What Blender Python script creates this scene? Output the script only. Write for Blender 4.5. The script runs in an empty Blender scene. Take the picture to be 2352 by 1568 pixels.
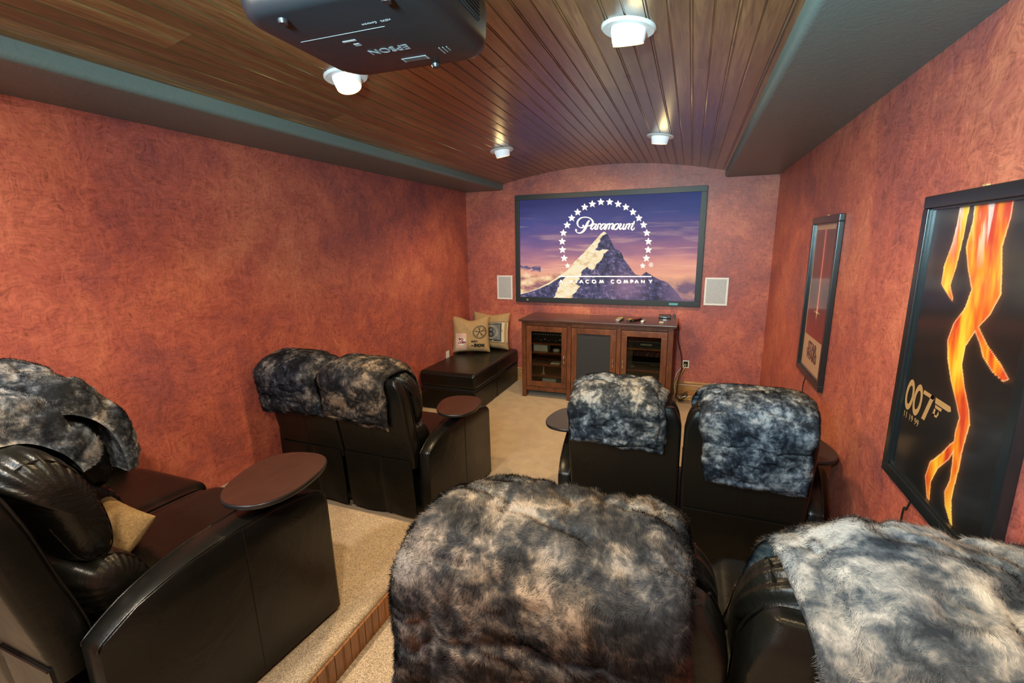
import bpy, bmesh, math, random
import numpy as np
from mathutils import Vector, Matrix

C = bpy.context.scene.collection
random.seed(7)
R = math.radians
PI = math.pi

# ---------------------------------------------------------------- camera
CAM = dict(yaw=0.3673, pitch=-0.2087, roll=-0.0151, f=1062.74, h=1.7991)
XL, XR, D, SL, SR, H, HT = -2.773, 0.798, 5.623, -2.2528, 0.2823, 2.45, 2.52
YB = -1.35          # rear wall
PZ = 0.279          # rear platform height


def cam_axes():
    cy, sy = math.cos(CAM['yaw']), math.sin(CAM['yaw'])
    cp, sp = math.cos(CAM['pitch']), math.sin(CAM['pitch'])
    f = Vector((-sy * cp, cy * cp, sp)); r = Vector((cy, sy, 0)); u = r.cross(f)
    cr, sr = math.cos(CAM['roll']), math.sin(CAM['roll'])
    return cr * r + sr * u, -sr * r + cr * u, f


CR, CU, CF = cam_axes()
cd = bpy.data.cameras.new('camera'); cam = bpy.data.objects.new('camera', cd); C.objects.link(cam)
m = Matrix((CR, CU, -CF)).transposed().to_4x4(); m.translation = Vector((0, 0, CAM['h']))
cam.matrix_world = m
cd.sensor_width = 36.0; cd.lens = 36.0 * CAM['f'] / 2352.0; cd.clip_start = 0.02
bpy.context.scene.camera = cam


def at(u, v, ax, val):
    """point of the real plane x/y/z = val seen at photo pixel (u, v): used to survey the room"""
    d = CF + CR * ((u - 1176) / CAM['f']) - CU * ((v - 784) / CAM['f'])
    o = Vector((0, 0, CAM['h'])); i = 'xyz'.index(ax)
    return o + d * ((val - o[i]) / d[i])


# ---------------------------------------------------------------- world, lights, exposure
sc = bpy.context.scene
sc.view_settings.view_transform = 'Standard'; sc.view_settings.look = 'None'
sc.view_settings.gamma = 1.0; sc.view_settings.use_curve_mapping = False
sc.view_settings.exposure = 0.0
w = bpy.data.worlds.new('world'); sc.world = w; w.use_nodes = True
w.node_tree.nodes['Background'].inputs[0].default_value = (0.03, 0.03, 0.035, 1)
w.node_tree.nodes['Background'].inputs[1].default_value = 0.3


def light(name, kind, loc, target, power, color, **kw):
    ld = bpy.data.lights.new(name, kind); ld.energy = power; ld.color = color
    for k, v in kw.items(): setattr(ld, k, v)
    o = bpy.data.objects.new(name, ld); C.objects.link(o); o.location = loc
    o.rotation_euler = (Vector(target) - Vector(loc)).to_track_quat('-Z', 'Y').to_euler()
    return o


CANS = [(-0.285, 2.07), (-1.66, 2.07), (-1.66, 4.13), (-0.29, 4.13)]
# photographer's cool flash just behind the camera, aimed up the room, and an added soft fill lamp in place of its bounce
light('camera_flash', 'AREA', (-0.40, -0.42, 2.02), (-0.05, 1.1, 2.95), 125, (0.50, 0.88, 1.0), shape='DISK', size=0.22, spread=R(135))
light('bounce_fill', 'AREA', (-1.55, -0.75, 2.30), (-1.0, 3.2, 1.55), 36, (0.84, 0.93, 1.0), shape='RECTANGLE', size=0.8, size_y=0.5)
light('rear_can_light', 'AREA', (-1.62, 0.0, 2.5), (-1.62, 0.15, 0), 52, (1.0, 0.86, 0.68), shape='DISK', size=0.14)
light('rear_can_light', 'AREA', (-0.30, -0.05, 2.5), (-0.30, 0.2, 0), 40, (1.0, 0.80, 0.56), shape='DISK', size=0.14)


# ---------------------------------------------------------------- helpers
def link(name, me, parent=None, mats=()):
    o = bpy.data.objects.new(name, me); C.objects.link(o)
    for mt in (mats if isinstance(mats, (list, tuple)) else [mats]):
        if mt is not None: me.materials.append(mt)
    if parent is not None: o.parent = parent
    return o


def obj(name, V, F, mat, parent=None, smooth=False, angle=None):
    me = bpy.data.meshes.new(name); me.from_pydata([tuple(v) for v in V], [], F); me.validate(); me.update()
    bm = bmesh.new(); bm.from_mesh(me); bmesh.ops.recalc_face_normals(bm, faces=bm.faces)
    bm.to_mesh(me); bm.free()
    if smooth:
        me.shade_smooth()
        if angle: me.set_sharp_from_angle(angle=R(angle))
    return link(name, me, parent, mat)


def bobj(name, bm, mat, parent=None, smooth=False, angle=35, wn=False):
    me = bpy.data.meshes.new(name); bmesh.ops.recalc_face_normals(bm, faces=bm.faces); bm.to_mesh(me); bm.free()
    if smooth:
        me.shade_smooth(); me.set_sharp_from_angle(angle=R(angle))
    o = link(name, me, parent, mat)
    if wn:
        w_ = o.modifiers.new('wn', 'WEIGHTED_NORMAL'); w_.keep_sharp = True
    return o


def thing(name, label, cat, loc=(0, 0, 0), rz=0, group=None):
    o = bpy.data.objects.new(name, None); C.objects.link(o); o.empty_display_size = 0.1
    o.location = loc; o.rotation_euler = (0, 0, rz); o['label'] = label; o['category'] = cat
    if group: o['group'] = group
    return o


def tag(o, label, cat, group=None):
    o['label'] = label; o['category'] = cat
    if group: o['group'] = group
    return o


def struct(o):
    o['kind'] = 'structure'; return o


def bx(bm, x0, x1, y0, y1, z0, z1, bev=0.0, seg=2, mi=0, M=None):
    r = bmesh.ops.create_cube(bm, size=1)
    vs = r['verts']
    for v in vs:
        v.co = Vector(((x0 + x1) / 2 + v.co.x * (x1 - x0), (y0 + y1) / 2 + v.co.y * (y1 - y0), (z0 + z1) / 2 + v.co.z * (z1 - z0)))
    fs = list({f for v in vs for f in v.link_faces})
    for f in fs: f.material_index = mi
    if bev > 0:
        es = list({e for v in vs for e in v.link_edges})
        r2 = bmesh.ops.bevel(bm, geom=es, offset=bev, segments=seg, affect='EDGES', profile=0.5)
        for f in r2['faces']: f.material_index = mi
        vs = list({v for f in r2['faces'] for v in f.verts} | {v for v in vs if v.is_valid})
    if M is not None:
        bmesh.ops.transform(bm, matrix=M, verts=vs)
    return vs


def boxo(name, x0, x1, y0, y1, z0, z1, mat, parent=None, bev=0.0, seg=2, smooth=None):
    bm = bmesh.new(); bx(bm, x0, x1, y0, y1, z0, z1, bev, seg)
    return bobj(name, bm, mat, parent, smooth=bev > 0 if smooth is None else smooth, wn=bev > 0)


def loft(name, secs, mat, parent=None, smooth=True, angle=50, cap=True):
    """sections: list of equally long closed loops"""
    n = len(secs[0]); V = [p for s in secs for p in s]; F = []
    for i in range(len(secs) - 1):
        for j in range(n):
            a = i * n + j; b = i * n + (j + 1) % n
            F.append((a, b, b + n, a + n))
    if cap:
        F.append(tuple(range(n))[::-1]); F.append(tuple(range((len(secs) - 1) * n, len(secs) * n)))
    return obj(name, V, F, mat, parent, smooth, angle)


def tube_bm(bm, pts, r, n=8, taper=None):
    pts = [Vector(p) for p in pts]; rings = []
    for i, p in enumerate(pts):
        t = (pts[min(i + 1, len(pts) - 1)] - pts[max(i - 1, 0)]).normalized()
        a = t.orthogonal().normalized() if i == 0 else (rings_a - t * rings_a.dot(t)).normalized()
        rings_a = a; b = t.cross(a)
        rr = r if taper is None else taper[i]
        rings.append([bm.verts.new(p + a * rr * math.cos(2 * PI * k / n) + b * rr * math.sin(2 * PI * k / n)) for k in range(n)])
    for i in range(len(rings) - 1):
        for k in range(n):
            bm.faces.new((rings[i][k], rings[i][(k + 1) % n], rings[i + 1][(k + 1) % n], rings[i + 1][k]))
    bm.faces.new(rings[0][::-1]); bm.faces.new(rings[-1])


def tube(name, pts, r, mat, parent=None, n=8):
    bm = bmesh.new(); tube_bm(bm, pts, r, n)
    return bobj(name, bm, mat, parent, smooth=True, angle=60)


def spline(pts, k=8):
    """Catmull-Rom through the points"""
    P = [Vector(p) for p in pts]; P = [P[0] * 2 - P[1]] + P + [P[-1] * 2 - P[-2]]; out = []
    for i in range(1, len(P) - 2):
        for j in range(k):
            t = j / k
            out.append(0.5 * ((2 * P[i]) + (P[i + 1] - P[i - 1]) * t + (2 * P[i - 1] - 5 * P[i] + 4 * P[i + 1] - P[i + 2]) * t * t + (3 * P[i] - P[i - 1] - 3 * P[i + 1] + P[i + 2]) * t ** 3))
    out.append(P[-2]); return out


def lathe(bm, prof, n=32, M=None, mi=0):
    rings = []
    for r, z in prof:
        rings.append([bm.verts.new((r * math.cos(2 * PI * k / n), r * math.sin(2 * PI * k / n), z)) for k in range(n)] if r > 1e-6 else [bm.verts.new((0, 0, z))])
    for a, b in zip(rings, rings[1:]):
        for k in range(n):
            if len(a) == 1 and len(b) == 1: continue
            if len(a) == 1: f = (a[0], b[(k + 1) % n], b[k])
            elif len(b) == 1: f = (a[k], a[(k + 1) % n], b[0])
            else: f = (a[k], a[(k + 1) % n], b[(k + 1) % n], b[k])
            ff = bm.faces.new(f); ff.material_index = mi
    vs = [v for r_ in rings for v in r_]
    if M is not None: bmesh.ops.transform(bm, matrix=M, verts=vs)
    return vs


# vectorised value noise -------------------------------------------------
def _hash(ix, iy, iz):
    h = (ix * 374761393 + iy * 668265263 + iz * 2147483647 ^ 0x5bf03635) & 0xffffffff
    h = ((h ^ (h >> 13)) * 1274126177) & 0xffffffff
    return ((h ^ (h >> 16)) & 0xffff) / 65535.0


def noise3(x, y, z):
    x = np.asarray(x, float); y = np.asarray(y, float); z = np.asarray(z, float) + 0 * x
    xi = np.floor(x).astype(np.int64); yi = np.floor(y).astype(np.int64); zi = np.floor(z).astype(np.int64)
    fx, fy, fz = x - xi, y - yi, z - zi
    fx = fx * fx * (3 - 2 * fx); fy = fy * fy * (3 - 2 * fy); fz = fz * fz * (3 - 2 * fz)
    r = 0
    for dx in (0, 1):
        for dy in (0, 1):
            for dz in (0, 1):
                wgt = (fx if dx else 1 - fx) * (fy if dy else 1 - fy) * (fz if dz else 1 - fz)
                r = r + wgt * _hash(xi + dx, yi + dy, zi + dz)
    return r


def fbm(x, y, z, o=4):
    r = 0; a = 0.5; s = 1.0
    for i in range(o):
        r = r + a * noise3(x * s + 17.3 * i, y * s + 5.1 * i, z * s + 9.7 * i); a *= 0.5; s *= 2.03
    return r / (1 - 0.5 ** o)


def lin(c):
    c = np.asarray(c, float) / 255.0
    return np.where(c <= 0.04045, c / 12.92, ((c + 0.055) / 1.055) ** 2.4)


# ---------------------------------------------------------------- materials
class NT:
    def __init__(s, name):
        s.m = bpy.data.materials.new(name); s.m.use_nodes = True; s.t = s.m.node_tree
        s.b = s.t.nodes['Principled BSDF']
    def n(s, kind, **kw):
        nd = s.t.nodes.new(kind)
        for k, v in kw.items():
            if k.startswith('i_'):
                key = k[2:]; key = int(key) if key.isdigit() else key.replace('_', ' ')
                nd.inputs[key].default_value = v
            else: setattr(nd, k, v)
        return nd
    def l(s, a, ao, b, bi): s.t.links.new(a.outputs[ao], b.inputs[bi])
    def coord(s, scale=(1, 1, 1), rot=(0, 0, 0), which='Object'):
        tc = s.n('ShaderNodeTexCoord'); mp = s.n('ShaderNodeMapping')
        mp.inputs['Scale'].default_value = scale; mp.inputs['Rotation'].default_value = rot
        s.l(tc, which, mp, 'Vector'); return mp
    def noise(s, vec, scale, detail=4, rough=0.55, dist=0.0):
        nd = s.n('ShaderNodeTexNoise'); nd.inputs['Scale'].default_value = scale; nd.inputs['Detail'].default_value = detail
        nd.inputs['Roughness'].default_value = rough; nd.inputs['Distortion'].default_value = dist
        if vec is not None: s.l(vec, 0 if vec.type != 'MAPPING' else 'Vector', nd, 'Vector')
        return nd
    def ramp(s, src, out, stops):
        r = s.n('ShaderNodeValToRGB'); e = r.color_ramp.elements
        while len(e) < len(stops): e.new(0.5)
        for i, (p, c) in enumerate(stops): e[i].position = p; e[i].color = (*c, 1)
        s.l(src, out, r, 'Fac'); return r
    def bump(s, src, out, strength, dist=0.01, prev=None):
        b = s.n('ShaderNodeBump'); b.inputs['Strength'].default_value = strength; b.inputs['Distance'].default_value = dist
        s.l(src, out, b, 'Height')
        if prev is not None: s.l(prev, 'Normal', b, 'Normal')
        s.l(b, 'Normal', s.b, 'Normal'); return b
    def set(s, **kw):
        for k, v in kw.items():
            key = k.replace('_', ' ')
            if key == 'Base Color' or key.startswith('Emission C'): v = (*v, 1) if len(v) == 3 else v
            s.b.inputs[key].default_value = v
        return s


def plain(name, col, rough=0.5, spec=0.5, metal=0.0, **kw):
    t = NT(name); t.set(Base_Color=col, Roughness=rough, Metallic=metal)
    t.b.inputs['Specular IOR Level'].default_value = spec
    mp = t.coord(); nz = t.noise(mp, 60, 3)
    hsv = t.n('ShaderNodeHueSaturation'); hsv.inputs['Color'].default_value = (*col, 1)
    mr = t.n('ShaderNodeMapRange'); mr.inputs['To Min'].default_value = 0.9; mr.inputs['To Max'].default_value = 1.1
    t.l(nz, 'Fac', mr, 'Value'); t.l(mr, 'Result', hsv, 'Value'); t.l(hsv, 'Color', t.b, 'Base Color')
    for k, v in kw.items(): t.set(**{k: v})
    return t.m


def mat_wall():
    t = NT('faux_plaster'); mp = t.coord()
    wn = t.noise(mp, 2.2, 3, 0.6); mixv = t.n('ShaderNodeMix', data_type='VECTOR')
    mixv.inputs['Factor'].default_value = 0.22; t.l(mp, 'Vector', mixv, 4); t.l(wn, 'Color', mixv, 5)
    sw = t.n('ShaderNodeMapping'); t.l(mixv, 1, sw, 'Vector')
    big = t.noise(sw, 1.7, 5, 0.58, 0.5)
    st = t.noise(sw, 7, 9, 0.74, 0.7)
    mx = t.n('ShaderNodeMix', data_type='FLOAT'); mx.inputs[0].default_value = 0.40
    t.l(big, 'Fac', mx, 2); t.l(st, 'Fac', mx, 3)
    rp = t.ramp(mx, 0, [(0.30, (0.15, 0.044, 0.052)), (0.41, (0.27, 0.070, 0.060)), (0.51, (0.385, 0.094, 0.064)), (0.60, (0.48, 0.135, 0.078)), (0.72, (0.56, 0.20, 0.11))])
    # trowel scratches: fine noise, stretched two ways
    m1 = t.n('ShaderNodeMapping'); m1.inputs['Scale'].default_value = (60, 60, 14); m1.inputs['Rotation'].default_value = (0.5, 0.3, 0.2); t.l(mixv, 1, m1, 'Vector')
    m2 = t.n('ShaderNodeMapping'); m2.inputs['Scale'].default_value = (16, 16, 70); m2.inputs['Rotation'].default_value = (-0.4, 0.5, 0.1); t.l(mixv, 1, m2, 'Vector')
    s1 = t.noise(m1, 1.0, 6, 0.72, 1.5); s2 = t.noise(m2, 1.0, 6, 0.72, 1.5)
    av = t.n('ShaderNodeMix', data_type='FLOAT'); av.inputs[0].default_value = 0.5; t.l(s1, 'Fac', av, 2); t.l(s2, 'Fac', av, 3)
    rp2 = t.ramp(av, 0, [(0.36, (0.48, 0.44, 0.48)), (0.48, (1, 1, 1)), (0.62, (1.4, 1.5, 1.5))])
    mul = t.n('ShaderNodeMix', data_type='RGBA', blend_type='MULTIPLY'); mul.inputs['Factor'].default_value = 0.9
    t.l(rp, 'Color', mul, 6); t.l(rp2, 'Color', mul, 7); t.l(mul, 2, t.b, 'Base Color')
    t.set(Roughness=0.45); t.b.inputs['Specular IOR Level'].default_value = 0.5
    b = t.bump(av, 0, 0.30, 0.004); t.bump(st, 'Fac', 0.25, 0.010, b)
    return t.m


def mat_leather(name='black_leather', col=(0.0050, 0.0050, 0.0042), rough=0.27, wr=0.12):
    t = NT(name); mp = t.coord()
    vo = t.n('ShaderNodeTexVoronoi', feature='DISTANCE_TO_EDGE'); vo.inputs['Scale'].default_value = 240; t.l(mp, 'Vector', vo, 'Vector')
    nz = t.noise(mp, 5.0, 5, 0.6, 1.0)
    t.set(Base_Color=col, Roughness=rough); t.b.inputs['Specular IOR Level'].default_value = 0.34
    rr = t.n('ShaderNodeMapRange'); rr.inputs['To Min'].default_value = rough - 0.07; rr.inputs['To Max'].default_value = rough + 0.12
    t.l(nz, 'Fac', rr, 'Value'); t.l(rr, 'Result', t.b, 'Roughness')
    b = t.bump(vo, 'Distance', 0.10, 0.002); t.bump(nz, 'Fac', wr, 0.03, b)
    return t.m


def mat_carpet():
    t = NT('cut_pile_carpet'); mp = t.coord()
    a = t.noise(mp, 260, 3, 0.7); b_ = t.noise(mp, 9, 4, 0.6); c = t.noise(mp, 90, 3, 0.7)
    rp = t.ramp(a, 'Fac', [(0.36, (0.15, 0.10, 0.06)), (0.5, (0.44, 0.325, 0.20)), (0.64, (0.70, 0.55, 0.37))])
    rp2 = t.ramp(b_, 'Fac', [(0.35, (0.88, 0.87, 0.86)), (0.65, (1.05, 1.04, 1.03))])
    mul = t.n('ShaderNodeMix', data_type='RGBA', blend_type='MULTIPLY'); mul.inputs['Factor'].default_value = 1
    t.l(rp, 'Color', mul, 6); t.l(rp2, 'Color', mul, 7); t.l(mul, 2, t.b, 'Base Color')
    t.set(Roughness=0.95); t.b.inputs['Specular IOR Level'].default_value = 0.1
    t.b.inputs['Sheen Weight'].default_value = 0.25
    b = t.bump(a, 'Fac', 0.9, 0.006); t.bump(c, 'Fac', 0.6, 0.01, b)
    return t.m


def mat_wood(name, dark, mid, light_, scale=(3, 0.5, 3), rough=0.3, knots=True, rnd=0.25, coat=0.3):
    t = NT(name); mp = t.coord(scale)
    oi = t.n('ShaderNodeObjectInfo'); add = t.n('ShaderNodeVectorMath', operation='ADD')
    t.l(mp, 'Vector', add, 0)
    cmb = t.n('ShaderNodeCombineXYZ'); ml = t.n('ShaderNodeMath', operation='MULTIPLY'); ml.inputs[1].default_value = 40
    t.l(oi, 'Random', ml, 0)
    for k in range(3): t.l(ml, 0, cmb, k)
    t.l(cmb, 0, add, 1)
    gr = t.noise(add, 7, 7, 0.62, 1.2); gr2 = t.noise(add, 2.2, 3, 0.5, 0.4)
    mx = t.n('ShaderNodeMix', data_type='FLOAT'); mx.inputs[0].default_value = 0.4; t.l(gr, 'Fac', mx, 2); t.l(gr2, 'Fac', mx, 3)
    rp = t.ramp(mx, 0, [(0.30, dark), (0.5, mid), (0.70, light_)])
    last = (rp, 'Color')
    if knots:
        vo = t.n('ShaderNodeTexVoronoi'); vo.inputs['Scale'].default_value = 1.0; mk = t.coord((3.2, 2.4, 3.2))
        t.l(mk, 'Vector', vo, 'Vector')
        kr = t.ramp(vo, 'Distance', [(0.035, (0.12, 0.10, 0.10)), (0.085, (1, 1, 1))])
        mu = t.n('ShaderNodeMix', data_type='RGBA', blend_type='MULTIPLY'); mu.inputs['Factor'].default_value = 0.85
        t.l(rp, 'Color', mu, 6); t.l(kr, 'Color', mu, 7); last = (mu, 2)
    hs = t.n('ShaderNodeHueSaturation'); mr = t.n('ShaderNodeMapRange'); mr.inputs['To Min'].default_value = 1 - rnd; mr.inputs['To Max'].default_value = 1 + rnd
    t.l(oi, 'Random', mr, 'Value'); t.l(mr, 'Result', hs, 'Value'); t.l(last[0], last[1], hs, 'Color')
    t.l(hs, 'Color', t.b, 'Base Color'); t.set(Roughness=rough); t.b.inputs['Coat Weight'].default_value = coat; t.b.inputs['Coat Roughness'].default_value = 0.28
    t.bump(gr, 'Fac', 0.08, 0.004)
    return t.m


def mat_fur(name, stops, sc_=6.0, seed=0.0):
    t = NT(name); mp = t.coord(); mp.inputs['Location'].default_value = (seed, seed * 2, 0)
    a = t.noise(mp, sc_ * 1.15, 5, 0.62, 0.35); b_ = t.noise(mp, sc_ * 4.5, 4, 0.65, 0.5)
    mx = t.n('ShaderNodeMix', data_type='FLOAT'); mx.inputs[0].default_value = 0.36; t.l(a, 'Fac', mx, 2); t.l(b_, 'Fac', mx, 3)
    rp = t.ramp(mx, 0, stops)
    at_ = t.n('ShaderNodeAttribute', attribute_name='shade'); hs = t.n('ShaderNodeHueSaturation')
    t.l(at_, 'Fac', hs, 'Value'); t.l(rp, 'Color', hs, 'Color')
    warm = t.noise(mp, 2.3, 3, 0.5); wr = t.ramp(warm, 'Fac', [(0.38, (0.86, 0.95, 1.10)), (0.62, (1.16, 1.0, 0.84))])
    mu = t.n('ShaderNodeMix', data_type='RGBA', blend_type='MULTIPLY'); mu.inputs['Factor'].default_value = 1.0
    t.l(hs, 'Color', mu, 6); t.l(wr, 'Color', mu, 7); t.l(mu, 2, t.b, 'Base Color')
    t.set(Roughness=0.7); t.b.inputs['Specular IOR Level'].default_value = 0.15
    return t.m


def mat_attr(name, emit=0.0, rough=0.6, basemul=1.0, spec=0.5, coat=0.0):
    t = NT(name); a = t.n('ShaderNodeVertexColor', layer_name='pic')
    t.set(Roughness=rough); t.b.inputs['Specular IOR Level'].default_value = spec; t.b.inputs['Coat Weight'].default_value = coat
    t.b.inputs['Coat Roughness'].default_value = 0.05
    if emit > 0:
        t.l(a, 'Color', t.b, 'Emission Color'); t.b.inputs['Emission Strength'].default_value = emit
        t.set(Base_Color=(0.02, 0.02, 0.02))
    else: t.l(a, 'Color', t.b, 'Base Color')
    return t.m


M = {}
M['wall'] = mat_wall()
M['leather'] = mat_leather()
M['pleather'] = mat_leather('pillow_leather', rough=0.33, wr=0.35)
M['carpet'] = mat_carpet()
M['ceil'] = mat_wood('stained_pine', (0.045, 0.022, 0.008), (0.140, 0.076, 0.026), (0.26, 0.155, 0.060), (9, 0.55, 9), 0.36, True, 0.36, 0.9)
M['riser'] = mat_wood('pine_riser', (0.09, 0.030, 0.008), (0.24, 0.090, 0.026), (0.36, 0.16, 0.05), (9, 9, 0.9), 0.35, True, 0.2, 0.3)
M['cherry'] = mat_wood('cherry_cabinet', (0.045, 0.013, 0.005), (0.115, 0.036, 0.013), (0.19, 0.066, 0.024), (2.5, 2.5, 0.9), 0.32, False, 0.12, 0.25)
M['cherrytop'] = mat_wood('dark_cherry_top', (0.028, 0.010, 0.007), (0.055, 0.022, 0.015), (0.085, 0.036, 0.025), (0.6, 3, 3), 0.25, False, 0.1, 0.4)
M['oak'] = mat_wood('oak_baseboard', (0.20, 0.095, 0.03), (0.36, 0.19, 0.07), (0.5, 0.3, 0.13), (0.7, 3, 5), 0.4, False, 0.1, 0.1)
M['tray'] = mat_wood('tray_laminate', (0.018, 0.0055, 0.004), (0.032, 0.0105, 0.007), (0.042, 0.014, 0.0095), (2, 0.7, 2), 0.36, False, 0.1, 0.1)
M['traydark'] = mat_wood('dark_tray_laminate', (0.012, 0.010, 0.010), (0.024, 0.019, 0.017), (0.035, 0.028, 0.025), (2, 0.7, 2), 0.4, False, 0.1, 0.1)
M['black'] = plain('black_plastic', (0.010, 0.010, 0.011), 0.35)
M['matte'] = plain('matte_black_frame', (0.012, 0.016, 0.018), 0.5)
M['white'] = plain('white_plastic', (0.72, 0.72, 0.70), 0.4)
M['offwhite'] = plain('offwhite_plastic', (0.55, 0.57, 0.58), 0.5)
M['silver'] = plain('brushed_silver', (0.85, 0.80, 0.72), 0.25, metal=1.0)
M['grey'] = plain('grey_plastic', (0.22, 0.22, 0.22), 0.45)
M['thread'] = plain('stitch_thread', (0.030, 0.028, 0.022), 0.6)
M['void'] = plain('dark_gap', (0.004, 0.004, 0.004), 0.9)
t = NT('soffit_paint'); mp = t.coord(); a = t.noise(mp, 12, 6, 0.7, 2.5); t.set(Base_Color=(0.105, 0.155, 0.145), Roughness=0.40)
t.bump(a, 'Fac', 0.35, 0.006); M['soffit'] = t.m
t = NT('speaker_cloth'); mp = t.coord(); a = t.noise(mp, 400, 2); t.set(Base_Color=(0.022, 0.024, 0.028), Roughness=0.9); t.bump(a, 'Fac', 0.3, 0.001); M['cloth'] = t.m
t = NT('speaker_mesh'); mp = t.coord(); a = t.n('ShaderNodeTexVoronoi'); a.inputs['Scale'].default_value = 330; t.l(mp, 'Vector', a, 'Vector')
rp = t.ramp(a, 'Distance', [(0.25, (0.16, 0.17, 0.18)), (0.5, (0.50, 0.52, 0.54))]); t.l(rp, 'Color', t.b, 'Base Color'); t.set(Roughness=0.5); M['mesh'] = t.m
t = NT('burlap'); mp = t.coord(); a = t.n('ShaderNodeTexWave', bands_direction='X'); a.inputs['Scale'].default_value = 180; t.l(mp, 'Vector', a, 'Vector')
b2 = t.noise(mp, 120, 3, 0.7); rp = t.ramp(b2, 'Fac', [(0.3, (0.27, 0.165, 0.070)), (0.6, (0.43, 0.29, 0.14)), (0.75, (0.52, 0.37, 0.20))]); t.l(rp, 'Color', t.b, 'Base Color')
t.set(Roughness=0.9); t.bump(b2, 'Fac', 0.5, 0.002); M['burlap'] = t.m
t = NT('tinted_glass'); t.set(Base_Color=(0.75, 0.72, 0.62), Roughness=0.03); t.b.inputs['Transmission Weight'].default_value = 0.0
gl = t.n('ShaderNodeBsdfGlossy'); gl.inputs['Roughness'].default_value = 0.03; tr = t.n('ShaderNodeBsdfTransparent'); tr.inputs[0].default_value = (0.72, 0.70, 0.62, 1)
geo = t.n('ShaderNodeNewGeometry'); lw = t.n('ShaderNodeFresnel'); inv = t.n('ShaderNodeMath', operation='SUBTRACT'); inv.inputs[0].default_value = 1.0; t.l(geo, 'Backfacing', inv, 1); ml = t.n('ShaderNodeMath', operation='MULTIPLY'); t.l(lw, 0, ml, 0); t.l(inv, 0, ml, 1); ms = t.n('ShaderNodeMixShader'); t.l(ml, 0, ms, 0); t.l(tr, 0, ms, 1); t.l(gl, 0, ms, 2)
t.l(ms, 0, t.t.nodes['Material Output'], 'Surface'); M['glass'] = t.m


def emis(name, col, s):
    t = NT(name); t.set(Base_Color=(0.8, 0.8, 0.8)); t.set(Emission_Color=col); t.b.inputs['Emission Strength'].default_value = s; return t.m


M['lamp'] = emis('lamp_face', (1.0, 0.72, 0.16), 1.9)
M['glowcup'] = emis('glowing_cup', (0.80, 0.92, 1.0), 0.30)  # faint cool emission stands in for flash light on the white cup
M['rim'] = emis('glow_rim', (1.0, 0.62, 0.08), 1.3)  # emission stands in for the yellow lamp glow at the cup edge
M['canwhite'] = plain('can_trim_white', (0.62, 0.62, 0.60), 0.4)
for k, c in dict(prt_black=(0.012, 0.010, 0.010), prt_grey=(0.13, 0.13, 0.12), prt_dark=(0.02, 0.024, 0.024), prt_cream=(0.55, 0.47, 0.33), prt_red=(0.45, 0.02, 0.05), prt_pink=(0.62, 0.30, 0.27),
                 prt_white=(0.7, 0.68, 0.64), gold=(0.46, 0.27, 0.11), navy=(0.02, 0.03, 0.12), red=(0.5, 0.03, 0.02), orange=(0.6, 0.2, 0.03), yellow=(0.6, 0.45, 0.05), label=(0.20, 0.20, 0.21), teal=(0.10, 0.35, 0.42), blue=(0.03, 0.08, 0.35)).items():
    M[k] = plain(k, c, 0.6)


# text and flat marks -----------------------------------------------------
def text_geo(s, size, bold=0.0, shear=0.0):
    cu = bpy.data.curves.new('txt', 'FONT'); cu.body = s; cu.size = size; cu.offset = bold; cu.shear = shear
    cu.align_x = 'CENTER'; cu.align_y = 'CENTER'; cu.extrude = 0.0003; cu.resolution_u = 3
    o = bpy.data.objects.new('txt', cu); C.objects.link(o); bpy.context.view_layer.update()
    me = bpy.data.meshes.new_from_object(o.evaluated_get(bpy.context.evaluated_depsgraph_get()))
    bpy.data.objects.remove(o)
    return me


def text(name, s, size, org, xa, ya, mat, parent=None, bold=0.0, sx=1.0, shear=0.0):
    me = text_geo(s, size, bold, shear); xa = Vector(xa).normalized(); ya = Vector(ya).normalized(); za = xa.cross(ya); org = Vector(org)
    for v in me.vertices: v.co = org + xa * v.co.x * sx + ya * v.co.y + za * v.co.z
    me.name = name; me.materials.clear()
    return link(name, me, parent, mat)


def flat(name, polys, fn, mat, parent=None, th=0.0006):
    """thin printed shapes: polys are 2-D outlines, fn maps (a, b, lift) to space"""
    V, F = [], []
    for p in polys:
        n = len(p); k = len(V)
        V += [fn(a, b, th) for a, b in p]; F.append(tuple(range(k, k + n)))
    me = bpy.data.meshes.new(name); me.from_pydata([tuple(v) for v in V], [], F); me.update()
    bm = bmesh.new(); bm.from_mesh(me); bmesh.ops.triangulate(bm, faces=bm.faces); bm.to_mesh(me); bm.free()
    return link(name, me, parent, mat)


def stroke(pts, ws, k=8):
    P = spline([(x, y, w_) for (x, y), w_ in zip(pts, ws)], k); L_, R_ = [], []
    for i, p in enumerate(P):
        t_ = P[min(i + 1, len(P) - 1)] - P[max(i - 1, 0)]; n = Vector((-t_.y, t_.x)).normalized() * (p.z / 2)
        L_.append((p.x + n.x, p.y + n.y)); R_.append((p.x - n.x, p.y - n.y))
    return [[L_[i], L_[i + 1], R_[i + 1], R_[i]] for i in range(len(L_) - 1)]


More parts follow.
